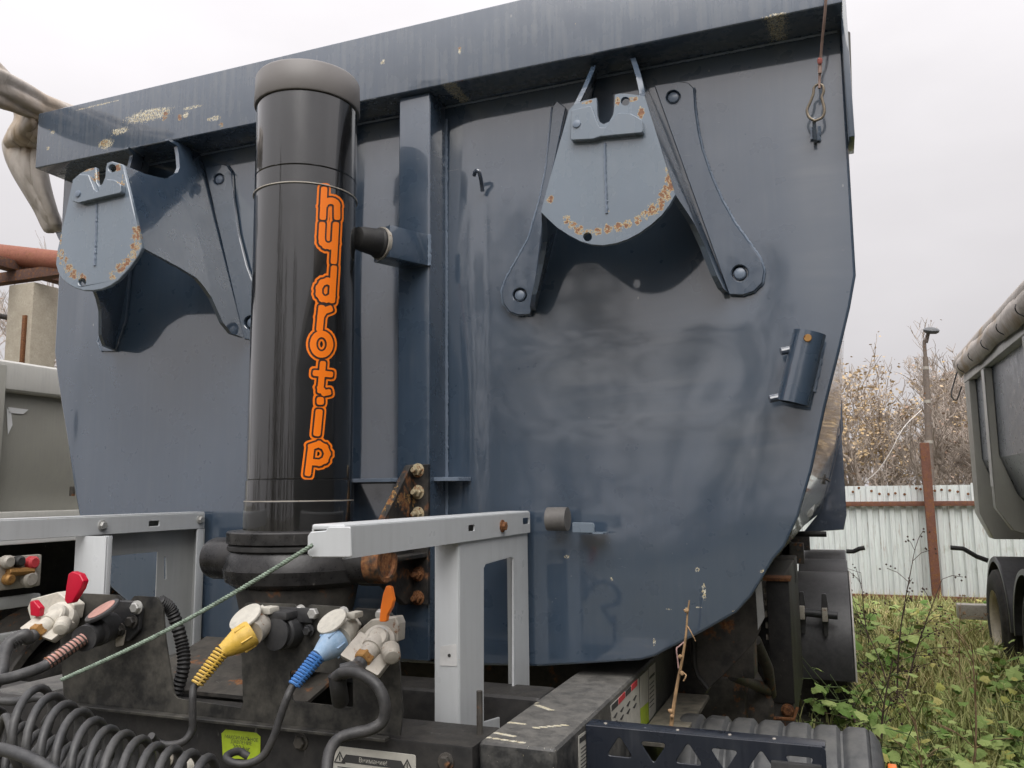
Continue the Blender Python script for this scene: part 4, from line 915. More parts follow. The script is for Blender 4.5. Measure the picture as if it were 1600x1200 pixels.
# air couplings: cast body, cover plate, hose nozzle, coloured paddle handle
def handle(name, px_loop, Y, th, mt, par, knob=None):
    h = plateY(name, [px_loop], Y, th, mt, par, .004, th * .3, 3)
    return h
def coupling(name, label, cpx, Yc, mt, hand, hand2, nozzle_px, nozY, hmat, bigr=.034):
    K = thing(name, label, 'air coupling', tuple(at(*cpx, Y=Yc))); c = at(*cpx, Y=Yc)
    ax = Vector((.35, -.8, .45)).normalized()
    lathe('cast_body', [(-.045, bigr * .8), (-.03, bigr), (-.006, bigr * 1.02), (0, bigr * .95), (.004, bigr * .7), (.018, bigr * .62), (.022, bigr * .5)], c, ax, mt, K, 30)
    u, v, d = frame_of(ax)
    nz = at(*nozzle_px, Y=nozY); dn = (nz - c)
    lathe('hose_nozzle', [(0, .022), (dn.length * .55, .020), (dn.length * .56, .017), (dn.length, .016)], c, dn, mt, K, 24)
    lathe('hex_nut', [(dn.length - .002, .0175), (dn.length + .012, .0175), (dn.length + .014, .015)], c, dn, M_brass, K, 6, 20)
    side = dn.normalized().cross(ax).normalized()
    # rectangular cover block on one side and a bolt boss on the other
    q = c - side * 0 + ax * .002
    a1 = (q - c)
    bm = bmesh.new(); add_box(bm, -.034, .034, -.012, .012, -.040, .040); bmesh.ops.recalc_face_normals(bm, faces=bm.faces); bevel_bm(bm, .005, 2)
    R3 = Matrix((dn.normalized(), ax, side)).transposed().to_4x4(); R3.translation = c + dn.normalized() * .035 - ax * .012; bmesh.ops.transform(bm, matrix=R3, verts=bm.verts); bm_obj('cover_block', bm, mt, K)
    bo = c + ax * .008 - dn.normalized() * .004
    lathe('valve_boss', [(0, .017), (.024, .016), (.028, .012), (.030, .004)], bo + Vector((.028, -.01, -.018)), (.55, -.75, -.35), mt, K, 20)
    hexbolt('clamp_bolt', c + ax * .018 - dn.normalized() * .012, ax, .008, M_zinc, K)
    for hp, Yh, thh in (hand, hand2):
        if hp: handle('paddle_handle', hp, Yh, thh, hmat, K)
    return K, nz, dn
K1, nz1, dn1 = coupling('air_coupling', 'cast grey air coupling with orange paddle handle and thick black hose', (592, 1000), pY - .06, M_castal,
    ([(592, 972), (594, 950), (598, 928), (603, 915), (610, 917), (614, 938), (611, 950), (604, 962), (603, 972)], pY - .085, .012), (None, 0, 0), (571, 1026), pY - .10, M_orangeplastic, .030)
plateY('backing_bracket', [[(580, 968), (618, 964), (622, 975), (621, 1003), (600, 1006), (578, 1040), (544, 1038), (543, 1000)]], pY - .035, .030, M_castal, K1, .004, .002)
# its hose: short elbow then a loop to the front
P = [nz1, nz1 + dn1.normalized() * .03] + [at(x, y, Y=yy - .1) for x, y, yy in ((549, 1046, -.66), (533, 1050, -.67))]
tube('hose', P, .0135, M_hose, K1, 14, 8)
tube('hose', [at(x, y, Y=yy - .1) for x, y, yy in ((526, 1054, -.665), (529, 1075, -.66), (532, 1096, -.64))], .015, M_rubber, K1, 14, 6)
tube('hose', [at(x, y, Y=yy - .1) for x, y, yy in ((524, 1058, -.67), (538, 1050, -.68), (562, 1052, -.69), (588, 1070, -.69), (601, 1098, -.69), (598, 1126, -.69), (578, 1140, -.70), (552, 1146, -.71), (530, 1154, -.72), (516, 1172, -.74), (511, 1200, -.76), (511, 1240, -.78))], .0095, M_cable, K1, 14, 8)
K2, nz2, dn2 = coupling('air_coupling', 'off white air coupling with two red paddle handles at the left', (92, 962), pY - .05, M_whitecast,
    ([(100, 938), (103, 915), (106, 897), (112, 893), (124, 897), (130, 908), (126, 920), (118, 932), (112, 942), (104, 944)], pY - .095, .016),
    ([(47, 962), (46, 940), (52, 938), (62, 950), (60, 964)], pY - .09, .014), (62, 985), pY - .10, M_red, .033)
tube('hose', [nz2, nz2 + dn2.normalized() * .03] + [at(x, y, Y=yy - .1) for x, y, yy in ((38, 992, -.64), (15, 1005, -.66), (6, 1025, -.68), (2, 1050, -.70), (-12, 1075, -.72))], .013, M_hose, K2, 14, 8)
coil_wrap('hose_spring', at(36, 993, Y=-.74), at(12, 1008, Y=-.76), .0145, .0145, 6, .0016, M_hose, K2)
plateY('backing_bracket', [[(42, 950), (48, 936), (90, 925), (116, 945), (112, 968), (52, 985)]], pY - .034, .03, M_whitecast, K2, .005, .002)
# big black socket with the faded cap, and its cable
S4 = obj_empty('trailer_socket', T); c = at(188, 968, Y=pY)
plateY('socket_flange', [[(178, 938), (212, 940), (220, 950), (216, 985), (200, 1003), (174, 1000)]], pY - .012, .0115, M_plastic, S4, .008, .002)
cap_n = Vector((-.30, -.45, .84)).normalized(); cc = at(162, 957, Y=pY - .07)
disc('spring_lid', cc, cap_n, .050, .037, .008, M_plastic, S4, (0, 0, 1)); disc('lid_label', cc + cap_n * .0082, cap_n, .040, .029, .001, M_pink, S4)
for x, y in ((214, 949), (206, 971), (187, 984)): hexbolt('socket_bolt', at(x, y, Y=pY - .02), (.1, -1, 0), .010, M_zinc if x == 214 else M_darksteel, S4, .010)
wplate('socket_tab', [[(at(178, 1008, Y=-.62).x, at(178, 1012, Y=-.62).z), (at(190, 1000, Y=-.62).x, at(178, 1012, Y=-.62).z + .005), (at(194, 990, Y=-.62).x, at(194, 985, Y=-.62).z), (at(178, 990, Y=-.62).x, at(194, 985, Y=-.62).z)]], 'y', -.616, .003, M_castal, S4, .004)
KC = thing('red_guard_cable', 'grey cable with black plug and faded red spiral guard at the left', 'cable', tuple(c))
e1 = at(131, 998, Y=pY - .12); e0 = at(172, 978, Y=pY - .02)
lathe('plug_body', [(0, .030), ((e1 - e0).length * .55, .029), ((e1 - e0).length * .6, .023), ((e1 - e0).length * .85, .021), ((e1 - e0).length * .88, .026), ((e1 - e0).length, .026), ((e1 - e0).length, .015)], e0, e1 - e0, M_plastic, KC, 28)
e2 = at(74, 1037, Y=pY - .19); lathe('guard_core', [(0, .0125), ((e2 - e1).length, .0115)], e1, e2 - e1, M_pink, KC, 18)
coil_wrap('bend_spring', e1, e2, .0128, .0122, 10, .0016, M_darksteel, KC)
tube('cable', [e2 + (e1 - e2) * .05, e2 + (e2 - e1) * .12] + [at(x, y, Y=yy - .1) for x, y, yy in ((42, 1051, -.73), (12, 1060, -.76), (-25, 1066, -.80))], .0105, M_hose, KC, 14, 8)

# ------------------------------------------------------------------ coiled lines in the lower left corner
def helix(name, label, a_px, aY, b_px, bY, rad, turns, wr, mt, tail0=None, tail1=None, ph=0., tilt=(0, 0, 0), seed=0):
    a, b = at(*a_px, Y=aY), at(*b_px, Y=bY); u, v, d = frame_of(b - a); L = (b - a).length; n = turns * 22; pts = []
    u = (u + d * tilt[0]); v = (v + d * tilt[1]); rd = random.Random(seed); jit = [rd.uniform(-.12, .12) for _ in range(turns + 2)]
    for i in range(n + 1):
        t = i / n; an = 2 * pi * turns * t + ph; k = turns * t; j = jit[int(k)] * (1 - k % 1) + jit[int(k) + 1] * (k % 1)
        pts.append(a + d * (L * (t + .35 * j / turns)) + (u * cos(an) + v * sin(an)) * rad * (1 + .5 * j) - Vector((0, 0, .018 * sin(pi * t))))
    if tail0: pts = spline([at(x, y, Y=yy - .1) for x, y, yy in tail0] + [pts[0]], 8)[:-1] + pts
    if tail1: pts = pts + spline([pts[-1]] + [at(x, y, Y=yy - .1) for x, y, yy in tail1], 8)[1:]
    o = tube(name, pts, wr, mt, None, 12); tag(o, label, 'hose'); return o
helix('coiled_hose', 'grey coiled air line sprung across the lower left corner', (40, 1128), -.90, (330, 1262), -.94, .062, 12, .0074, M_hose, [(-40, 1180, -.75), (-10, 1160, -.76), (10, 1120, -.78)], None, 1.2, (.45, .25), 3)
helix('coiled_hose', 'second grey coiled line lying behind the front coil', (-30, 1150), -.80, (200, 1235), -.80, .056, 9, .0070, M_hose, [(-60, 1110, -.7), (-30, 1100, -.7)], None, .3, (.35, .3), 5)
o = tube('hose_run', [at(x, y, Y=yy - .1) for x, y, yy in ((-30, 1092, -.74), (20, 1096, -.72), (60, 1090, -.70), (90, 1098, -.68), (70, 1130, -.66))], .008, M_hose, None, 12, 8); tag(o, 'straight grey hose running in from the left edge above the coils', 'hose')
o = tube('hose_run', [at(x, y, Y=yy - .1) for x, y, yy in ((-30, 1165, -.92), (20, 1175, -.92), (60, 1192, -.92), (110, 1225, -.92))], .010, M_hose, None, 12, 8); tag(o, 'thick grey hose crossing the bottom left corner in front of the coils', 'hose')
# twisted green rope tied to the rail
bm = bmesh.new(); RA, RB = at(488, 852, Y=-.898), at(96, 1062, Y=-.88); n = 160
for st in range(3):
    pts = []
    u, v, d = frame_of(RB - RA)
    for i in range(n + 1):
        t = i / n; an = 2 * pi * 34 * t + st * 2 * pi / 3; pts.append(RA.lerp(RB, t) - Vector((0, 0, .012 * sin(pi * t))) + (u * cos(an) + v * sin(an)) * .0020)
    add_tube(bm, pts, .0021, 6)
tag(bm_obj('green_rope', bm, M_rope), 'thin green twisted rope stretched from the rail end down to the left', 'rope')

# ------------------------------------------------------------------ cord with snap hook at the upper right
lug = obj_empty('tarp_lug', T)
wplate('lug_plate', [[(-.045, at(1273, 190, Y=-.02).z), (0.0, at(1273, 190, Y=-.02).z), (0.0, at(1273, 220, Y=-.02).z), (-.03, at(1273, 222, Y=-.02).z)]], 'x', at(1273, 205, Y=-.02).x - .004, .008, M_blue, lug, .003)
weld('lug_weld', [at(1268, 200, Y=-.006), at(1269, 218, Y=-.006)], .005, M_weld, lug, 5)
weld('lug_weld', [at(1280, 198, Y=-.006), at(1279, 220, Y=-.006)], .005, M_weld, lug, 5)
CB = thing('snap_hook_cord', 'tan cord with steel snap hook hanging at the upper right corner', 'snap hook', tuple(at(1273, 195, Y=-.04)))
hp = [(1273, 189), (1264, 183), (1261, 172), (1266, 160), (1271, 146), (1272, 137), (1278, 132), (1285, 134), (1287, 143), (1284, 152), (1287, 165), (1288, 175), (1284, 184), (1273, 189)]
tube('snap_hook', [at(x, y, Y=-.045 - .006 * (k % 2 == 0) * 0) for k, (x, y) in enumerate(hp)], .0032, mat_grimy('dull_steel_hook', (.20, .17, .13), .4, (.2, .15, .1), .4, metal=.7, scale=3), CB, 8, 4)
M_cord = mat_flat('tan_cord', (.36, .25, .21), .8, 0, .2, 60)
tube('cord', [at(1292, -30, Y=-.16), at(1289, 20, Y=-.13), at(1284, 70, Y=-.08), at(1281, 112, Y=-.05), at(1280, 138, Y=-.045)], .0032, M_cord, CB, 8, 4)
lathe('cord_knot', [(0, .003), (.004, .006), (.012, .0055), (.016, .003)], at(1281, 90, Y=-.062), (-.05, .1, -1), mat_flat('faded_red_thread', (.42, .13, .11), .8), CB, 10)
lathe('cord_sleeve', [(0, .0045), (.02, .0045)], at(1281, 101, Y=-.056), (-.05, .15, -1), M_cord, CB, 10)

# ------------------------------------------------------------------ dry twig caught in front of the drawbar
TW = thing('dry_twig', 'thin dry tan twig standing upright beside the drawbar stickers', 'twig', tuple(at(1048, 1138, Y=-.1)))
M_twig = mat_flat('dry_bark', (.33, .21, .11), .8, 0, .35, 40, .5)
tube('stem', [at(1048, 1142, Y=-.1), at(1052, 1108, Y=-.1), at(1058, 1070, Y=-.1), at(1066, 1030, Y=-.1), at(1072, 990, Y=-.1), at(1074, 962, Y=-.1), at(1077, 938, Y=-.1)], lambda i, t: .0048 - .0032 * t, M_twig, TW, 8, 6)
tube('side_shoot', [at(1069, 1003, Y=-.1), at(1061, 1010, Y=-.11), at(1057, 1014, Y=-.12), at(1059, 1032, Y=-.12), at(1060, 1044, Y=-.12)], .0016, mat_flat('pink_bark', (.38, .24, .22), .8), TW, 6, 3)
tube('side_shoot', [at(1074, 978, Y=-.1), at(1080, 988, Y=-.11), at(1087, 1002, Y=-.11)], .0013, M_twig, TW, 6, 3)
tube('side_shoot', [at(1064, 1048, Y=-.1), at(1069, 1052, Y=-.11), at(1072, 1056, Y=-.12), at(1068, 1064, Y=-.12)], .0016, M_twig, TW, 6, 3)
for x, y in ((1065, 1025), (1064, 1050), (1050, 1120), (1051, 1112), (1076, 955)): lathe('bud', [(0, .002), (.003, .005), (.008, .0045), (.012, .001)], at(x, y, Y=-.104), (random.uniform(-1, 1), -.5, random.uniform(-.3, 1)), M_twig, TW, 8)

# ------------------------------------------------------------------ rolled tarpaulin hanging off the left top corner
def cloth_surface(name, rows, mt, par, th=.006, seed=0):
    """lofted cloth: rows of 3D points, smoothed and slightly crumpled"""
    rd = np.random.default_rng(seed)
    R_ = [spline(r, 6) for r in rows]; R2 = [spline([r[k] for r in R_], 6) for k in range(len(R_[0]))]
    nk, nj = len(R2), len(R2[0]); V = []; 
    for j in range(nj):
        for k in range(nk):
            p = R2[k][j]; q = .004 * sin(p.x * 30 + p.z * 17 + 2 * sin(p.z * 13)) + .0015 * sin(p.z * 61 - p.x * 43 + p.y * 29)
            V.append(p + Vector((q, -q, q * .5)))
    F = [(j * nk + k, j * nk + k + 1, (j + 1) * nk + k + 1, (j + 1) * nk + k) for j in range(nj - 1) for k in range(nk - 1)]
    me = bpy.data.meshes.new(name); me.from_pydata(V, [], F); o = link(name, me, mt, par, None)
    me.polygons.foreach_set('use_smooth', [True] * len(me.polygons))
    m = o.modifiers.new('thickness', 'SOLIDIFY'); m.thickness = th
    return o
TP = thing('rolled_tarpaulin', 'stained tan tarpaulin rolled over the left top corner of the trailer', 'tarpaulin', (-1.3, .1, H + 1.1))
def A(x, y, Y): return at(x, y, Y=Y)
def crumple(p, k=(15, 9, 3.5)): q = Vector((p.x * k[0] + p.z * k[2], p.y * k[1], p.z * k[2])); return .016 * (1 - abs(mnoise.noise(q)) * 2) + .004 * abs(mnoise.noise(q * 2.3))
# the roll: a tapering sleeve from the left edge up to the beam corner, gathered towards its end
bm = bmesh.new(); XT = -1.315; AX = lambda x, y: at(x, y, X=XT)
c0, c1 = AX(58, 166), AX(0, 138); dY = (c1 - c0).normalized(); c2 = c1 + dY * .45
ax_ = [c2 + (c0 - c2) * (k / 60) for k in range(61)]; ax_ += [c0 + Vector((.0, .08 * k + .002 * k * k, .012 * sin(k * .5))) for k in range(1, 46)]; n = 72; rings = []
for i, p in enumerate(ax_):
    T_ = (ax_[min(i + 1, len(ax_) - 1)] - ax_[max(i - 1, 0)]).normalized(); u, v, _ = frame_of(T_); t = min(1, i / 60); R_ = .088 - .026 * sstep(.55, 1, t)
    rings.append([bm.verts.new(p + (u * cos(2 * pi * k / n) + v * sin(2 * pi * k / n)) * (R_ * (1 + .05 * sin(3 * 2 * pi * k / n + 3 * t)) - crumple(p + (u * cos(2 * pi * k / n) + v * sin(2 * pi * k / n)) * R_, (13, 4, 13)))) for k in range(n)])
for a, b in zip(rings, rings[1:]):
    for k in range(n): bm.faces.new((a[k], a[(k + 1) % n], b[(k + 1) % n], b[k]))
bm.faces.new(rings[0]); bm.faces.new(rings[-1]); bm_obj('roll', bm, M_tarp, TP, 80)
def drape(name, L, R_, y0, pleats, amp, yb, seed):
    """hanging lobe: left and right outline as (x, y) pixels, pleated between"""
    Lp, Rp = spline([Vector((a, b, 0)) for a, b in L], 16), spline([Vector((a, b, 0)) for a, b in R_], 16); m = min(len(Lp), len(Rp)); nu = 70; V = []
    for j in range(m):
        v = j / (m - 1)
        for i in range(nu):
            u = i / (nu - 1); e = sin(pi * u) ** .5
            ph = pleats * u + .8 * v * (1 - u) + seed
            Y = yb - amp * e * (abs(sin(pi * ph)) ** .7) * (.5 + .8 * sin(pi * min(1, v * 1.1 + .05))) - .09 * e * sin(pi * min(1, .15 + .85 * v))
            x, y = Lp[j].x + (Rp[j].x - Lp[j].x) * u, Lp[j].y + (Rp[j].y - Lp[j].y) * u
            p_ = at(x, y, Y=Y); V.append(at(x, y, Y=Y + 1.3 * crumple(p_) * (.25 + .75 * e)))
    F = [(j * nu + i, j * nu + i + 1, (j + 1) * nu + i + 1, (j + 1) * nu + i) for j in range(m - 1) for i in range(nu - 1)]
    me = bpy.data.meshes.new(name); me.from_pydata(V, [], F); o = link(name, me, M_tarp, TP, 80); md = o.modifiers.new('thickness', 'SOLIDIFY'); md.thickness = .005; return o
drape('upper_fold', [(14, 150), (24, 182), (14, 203), (7, 222), (18, 237)], [(84, 160), (72, 182), (70, 203), (70, 222), (66, 232)], 0, 1.1, .022, .0, .1)
drape('lower_fold', [(10, 214), (5, 224), (9, 246), (20, 271), (37, 300), (54, 328), (67, 355), (73, 363)], [(72, 214), (72, 224), (72, 246), (74, 271), (80, 300), (88, 328), (95, 350), (97, 362)], 0, .9, .022, .055, .35)
plateY('corner_strip', [[(66, 310), (80, 320), (112, 380), (106, 400), (90, 372), (72, 330)]], .06, .02, M_bluetub, TP, 0, .002)

# ------------------------------------------------------------------ neighbouring trailers
def wheel_set(par, x, y, s_, R_=.52, wd=.38, rimmat=None):
    WH = obj_empty('wheel', par)
    bm = bmesh.new(); tyre_bm(bm, (x, y, R_), R_, wd); bm_obj('tyre', bm, M_tyre, WH, 30)
    bm = bmesh.new(); rim_bm(bm, (x, y, R_), R_, wd, (s_, 0, 0)); bm_obj('rim', bm, rimmat or M_castal, WH, 30)
    bm = bmesh.new()
    for k in range(8): add_lathe(bm, [(0, .016), (.03, .016), (.035, .01)], (x + s_ * wd * .12, y + .15 * cos(k * pi / 4), R_ + .15 * sin(k * pi / 4)), (s_, 0, 0), 6)
    bm_obj('wheel_nuts', bm, M_darksteel, WH)
def guard_arch(par, x0, x1, yc, Rm=.62, zc_=.52, a0=0, a1=180, mt=None):
    bm = bmesh.new(); rings = []; sec = [(x0, Rm - .05), (x0, Rm - .01), (x0 + .012, Rm), (x1 - .012, Rm), (x1, Rm - .01), (x1, Rm - .05), (x1 - .008, Rm - .05), (x1 - .008, Rm - .014), (x0 + .008, Rm - .014), (x0 + .008, Rm - .05)]
    for i in range(25):
        an = radians(a0 + (a1 - a0) * i / 24); rings.append([bm.verts.new((x, yc - r * cos(an), zc_ + r * sin(an))) for x, r in sec])
    for a, b in zip(rings, rings[1:]):
        for q in range(len(sec)): bm.faces.new((a[q], a[(q + 1) % len(sec)], b[(q + 1) % len(sec)], b[q]))
    bm.faces.new(rings[0]); bm.faces.new(rings[-1]); return bm_obj('mudguard', bm, mt or M_mudguard, par, 30)

# right-hand neighbour: we see its left side and rear edge
NR = thing('grey_tipper_trailer', 'grey olive tipper trailer with rolled tan cover at the right edge', 'trailer', (4.0, 5, 0))
X0 = 2.62; YR = 8.55
zt = at(1505, 585, X=X0).z; zb = at(1520, 800, X=X0).z; zlow = at(1530, 835, X=X0 + .1).z
sidep = [(X0 + .06, zt), (X0 + .06, H + .28), (X0 + .20, H - .10), (X0 + .55, H - .48), (X0 + 1.0, H - .52)]
V = []; F = []; YsN = [-7.0, 8.5]
ringN = sidep + [(2 * (X0 + 1.28) - x, z) for x, z in sidep[::-1]]
for y in YsN:
    for x, z in ringN: V.append((x, y, z))
nn = len(ringN); F = [(i, i + 1, nn + i + 1, nn + i) for i in range(nn - 1)] + [tuple(range(nn)), tuple(range(nn, 2 * nn))]
me = bpy.data.meshes.new('tub'); me.from_pydata(V, [], F); link('tub', me, mat_paint('grey_blue_side_paint', (.15, .165, .18), .3, .1, .4, None, None, spec=.6), NR, 20)
box('top_rail', X0 - .02, X0 + .12, -7, YR + .02, zt - .12, zt + .02, M_olivelt, NR, .008)
for y in (YR - .0, 7.35, 5.4, 3.2, 1.0):
    rear = y > 8
    wplate('rear_pillar' if rear else 'side_rib', [[(X0 - .015, zt - .121), (X0 - .015, H - .20 if not rear else zb), (X0 + .10 if rear else X0 + .12, zlow if rear else H - .42), (X0 + .62, zlow if rear else H - .62), (X0 + .5, H - .42), (X0 + .18, H - .08), (X0 + .055, H + .3), (X0 + .055, zt - .121)]], 'y', y - (.32 if rear else .14), .32 if rear else .14, M_olive, NR, 0, .006)
# pale folded strip along the rib nearest the rear
prism('rib_strip', [[(X0 - .017, 7.20, zt - .13), (X0 - .017, 7.35, zt - .13), (X0 - .017, 7.35, H + .0), (X0 - .017, 7.20, H + .0)]], (-.004, 0, 0), M_olivelt, NR)
# rolled cover with ties
CV = thing('rolled_cover', 'tan rolled tarpaulin cover along the right neighbour trailer top rail', 'tarpaulin', (X0, 5, zt + .15))
bm = bmesh.new(); n = 24; rings = []
for i in range(61):
    y = YR + .12 - i * .18; rg = []
    for k in range(n):
        an = 2 * pi * k / n; r = .115 * (1 + .03 * sin(3 * an + y * 1.1) + .02 * sin(y * 3.1 + 2 * an))
        rg.append(bm.verts.new((X0 + .02 + r * cos(an), y, zt + .14 + r * sin(an) * .95)))
    rings.append(rg)
for a, b in zip(rings, rings[1:]):
    for k in range(n): bm.faces.new((a[k], a[(k + 1) % n], b[(k + 1) % n], b[k]))
bm.faces.new(rings[0]); bm.faces.new(rings[-1]); bm_obj('roll', bm, M_tarp, CV, 80)
V = []; F = []; m_ = 90
for i in range(m_):
    y = YR - .02 - i * .12; sg = .014 * sin(i * .42) + .006 * sin(i * 1.1)
    V += [(X0 - .085, y, zt + .17), (X0 - .10 - abs(sg), y, zt + .06), (X0 - .05 + sg * .3, y, zt - .06 + sg)]
for i in range(m_ - 1):
    for k in range(2): a = i * 3 + k; F.append((a, a + 1, a + 4, a + 3))
me = bpy.data.meshes.new('skirt'); me.from_pydata(V, [], F); o = link('skirt', me, M_tarp, CV, 80); md = o.modifiers.new('thickness', 'SOLIDIFY'); md.thickness = .006
for k in range(7):
    y = YR - .35 - k * .8; tube('tie', [(X0 - .11, y, zt + .06), (X0 - .12, y - .02, zt + .03), (X0 - .10, y + .02, zt + .0), (X0 - .055, y, zt - .04)], .005, M_ink, CV, 6, 3)
tube('tie_loop', [(X0 - .05, YR + .06, zt + .08), (X0 - .11, YR + .09, zt - .1), (X0 - .15, YR + .05, zt - .25), (X0 - .10, YR + .05, zt - .3), (X0 - .04, YR + .04, zt - .15)], .008, M_ink, CV, 6, 5)
wy = 7.55; wheel_set(NR, X0 + .13, wy, -1, .52, .38, mat_grimy('cream_rim', (.50, .45, .36), .5, (.3, .24, .16), .4))
wheel_set(NR, X0 + .20, wy - 1.4, -1, .52, .38, bpy.data.materials['cream_rim'])
guard_arch(NR, X0 - .02, X0 + .44, wy, .64, .52, 0, 178); guard_arch(NR, X0 - .02, X0 + .44, wy - 1.4, .64, .52, 0, 180)
box('chassis_beam', X0 + .8, X0 + 1.0, -3, 8.4, .95, 1.25, M_darksteel, NR, .01)
rod('axle', (X0 + .3, wy, .52), (X0 + 1.8, wy, .52), .06, M_darksteel, NR); rod('axle', (X0 + .3, wy - 1.4, .52), (X0 + 1.8, wy - 1.4, .52), .06, M_darksteel, NR)
tube('lamp_arm', [(X0 + .0, YR - .5, 1.08), (X0 - .1, YR - .5, 1.12), (X0 - .22, YR - .5, 1.20), (X0 - .34, YR - .5, 1.21)], .024, M_rubber, NR, 8)
box('bumper_stub', X0 - .28, X0 + .5, YR - .15, YR - .0, .42, .58, M_castal, NR, .02)

# left-hand neighbour
NL = thing('olive_tipper_trailer', 'dull olive tipper trailer with white corner tape at the left edge', 'trailer', (-4.2, 3, 0))
XL = -3.0; zT = at(0, 560, X=XL).z
box('top_rail', XL - .14, XL, at(9, 600, X=XL).y - .24, 8.0, at(20, 612, X=XL).z, zT, M_olivelt, NL, .03, 3)
zl0 = at(60, 800, X=XL).z
V = []; prf = [(XL - .06, at(20, 640, X=XL).z + .1), (XL - .06, at(50, 728, X=XL).z), (XL - .13, at(50, 795, X=XL).z - .02), (XL - .5, zl0 - .10), (XL - 1.2, zl0 - .12)]
prf = prf + [(2 * (XL - 1.28) - x, z) for x, z in prf[::-1]]; np_ = len(prf)
V = [(x, y, z) for y in (at(9, 600, X=XL).y - .2, 8.0) for x, z in prf]; F = [(i, i + 1, np_ + i + 1, np_ + i) for i in range(np_ - 1)] + [tuple(range(np_)), tuple(range(np_, 2 * np_))]
me = bpy.data.meshes.new('tub'); me.from_pydata(V, [], F); link('tub', me, M_olive, NL, 20)
yp = at(9, 600, X=XL).y
box('corner_post', XL - .1, XL + .004, yp - .22, yp, zl0 - .02, zT - .03, M_olive, NL, .008)
box('side_rib', XL - .1, XL - .01, 3.3, 3.45, zl0, at(20, 612, X=XL).z, M_olive, NL, .008)
stickL = lambda nm, q, mt: prism(nm, [[tuple(at(x, y, X=XL - .057)) for x, y in q]], (.003, 0, 0), mt, NL)
stickL('reflective_tape', [(12, 636), (44, 640), (36, 647), (14, 645)], M_tape); stickL('reflective_tape', [(10, 637), (17, 646), (19, 664), (12, 679), (11, 660)], M_tape)
box('bottom_rail', XL - .2, XL + .02, .9, 8.0, zl0 - .06, zl0 + .005, M_olivelt, NL, .006)
box('side_board', XL - .1, XL + .03, .9, 8.0, at(60, 848, X=XL).z, zl0 - .075, M_tape, NL, .01)
box('corner_hook', XL - .01, XL + .02, at(110, 768, X=XL).y, at(114, 768, X=XL).y, at(110, 775, X=XL).z, at(110, 760, X=XL).z, M_darksteel, NL, .004)
box('chassis_beam', XL - 1.0, XL - .8, .9, 8.0, .9, 1.2, M_darksteel, NL, .01)
V0 = at(25, 895, X=XL + .05)
VB = obj_empty('valve_board', NL)
box('board', XL + .02, XL + .06, at(-20, 895, X=XL).y, at(52, 895, X=XL).y, at(25, 918, X=XL).z, at(25, 868, X=XL).z, M_castal, VB, .01)
for x, y, r, mt in ((8, 878, .035, M_castal), (26, 877, .03, M_rubber), (47, 879, .035, M_redink), (42, 905, .045, M_castal), (10, 905, .03, M_brass)):
    lathe('valve_knob', [(0, r), (.03, r), (.04, r * .7)], at(x, y, X=XL + .061), (1, 0, 0), mt, VB, 18)
rod('valve_bar', at(12, 894, X=XL + .08), at(51, 892, X=XL + .08), .022, M_brass, VB, 10)
wheel_set(NL, XL - .22, at(95, 920, X=XL).y + .25, 1); guard_arch(NL, XL - .42, XL - .0, at(95, 920, X=XL).y + .25, .66, .55, 0, 180, M_darksteel)
box('side_guard', XL - .02, XL + .03, .5, at(58, 930, X=XL).y, at(30, 948, X=XL).z, at(30, 930, X=XL).z, M_railin, NL, .01)
box('side_guard', XL - .02, XL + .03, .5, at(45, 990, X=XL).y, at(30, 1008, X=XL).z, at(30, 985, X=XL).z, M_railin, NL, .01)
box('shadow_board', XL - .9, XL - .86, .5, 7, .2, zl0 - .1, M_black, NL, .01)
box('toolbox', XL - .6, XL - .02, .5, at(20, 930, X=XL).y, .25, 1.0, M_darksteel, NL, .02)

# pipe rack behind on the left
PR = thing('pipe_rack', 'rusty red pipe on steel brackets over a concrete post at the left', 'pipe rack', (-14, 10, 0))
yP = 10.0; pa, pb = at(0, 397, Y=yP), at(92, 408, Y=yP)
dirp = (pb - pa).normalized(); rod('pipe', pa - dirp * 8, pb + dirp * 12, .21, M_rustpipe, PR, 28)
pc = at(40, 500, Y=yP)
box('concrete_post', pc.x - .42, pc.x + .30, yP - .1, yP + .5, 0, at(30, 446, Y=yP).z, M_concrete, PR, .03)
box('steel_strip', pc.x + .1, pc.x + .18, yP - .16, yP - .101, at(45, 570, Y=yP).z, at(45, 495, Y=yP).z, M_rustbolt, PR, .005)
zz = at(30, 432, Y=yP).z
box('cross_beam', pc.x - 4, pc.x + 4, yP - .12, yP + .1, zz - .12, zz + .10, M_ruststeel, PR, .01)
box('cross_beam', pc.x - .5, pc.x - .2, yP - 3, yP + 3, zz + .105, zz + .30, M_ruststeel, PR, .01)
rod('thin_pipe', at(-40, 487, Y=yP + .8), at(140, 518, Y=yP + .8), .06, M_darksteel, PR)

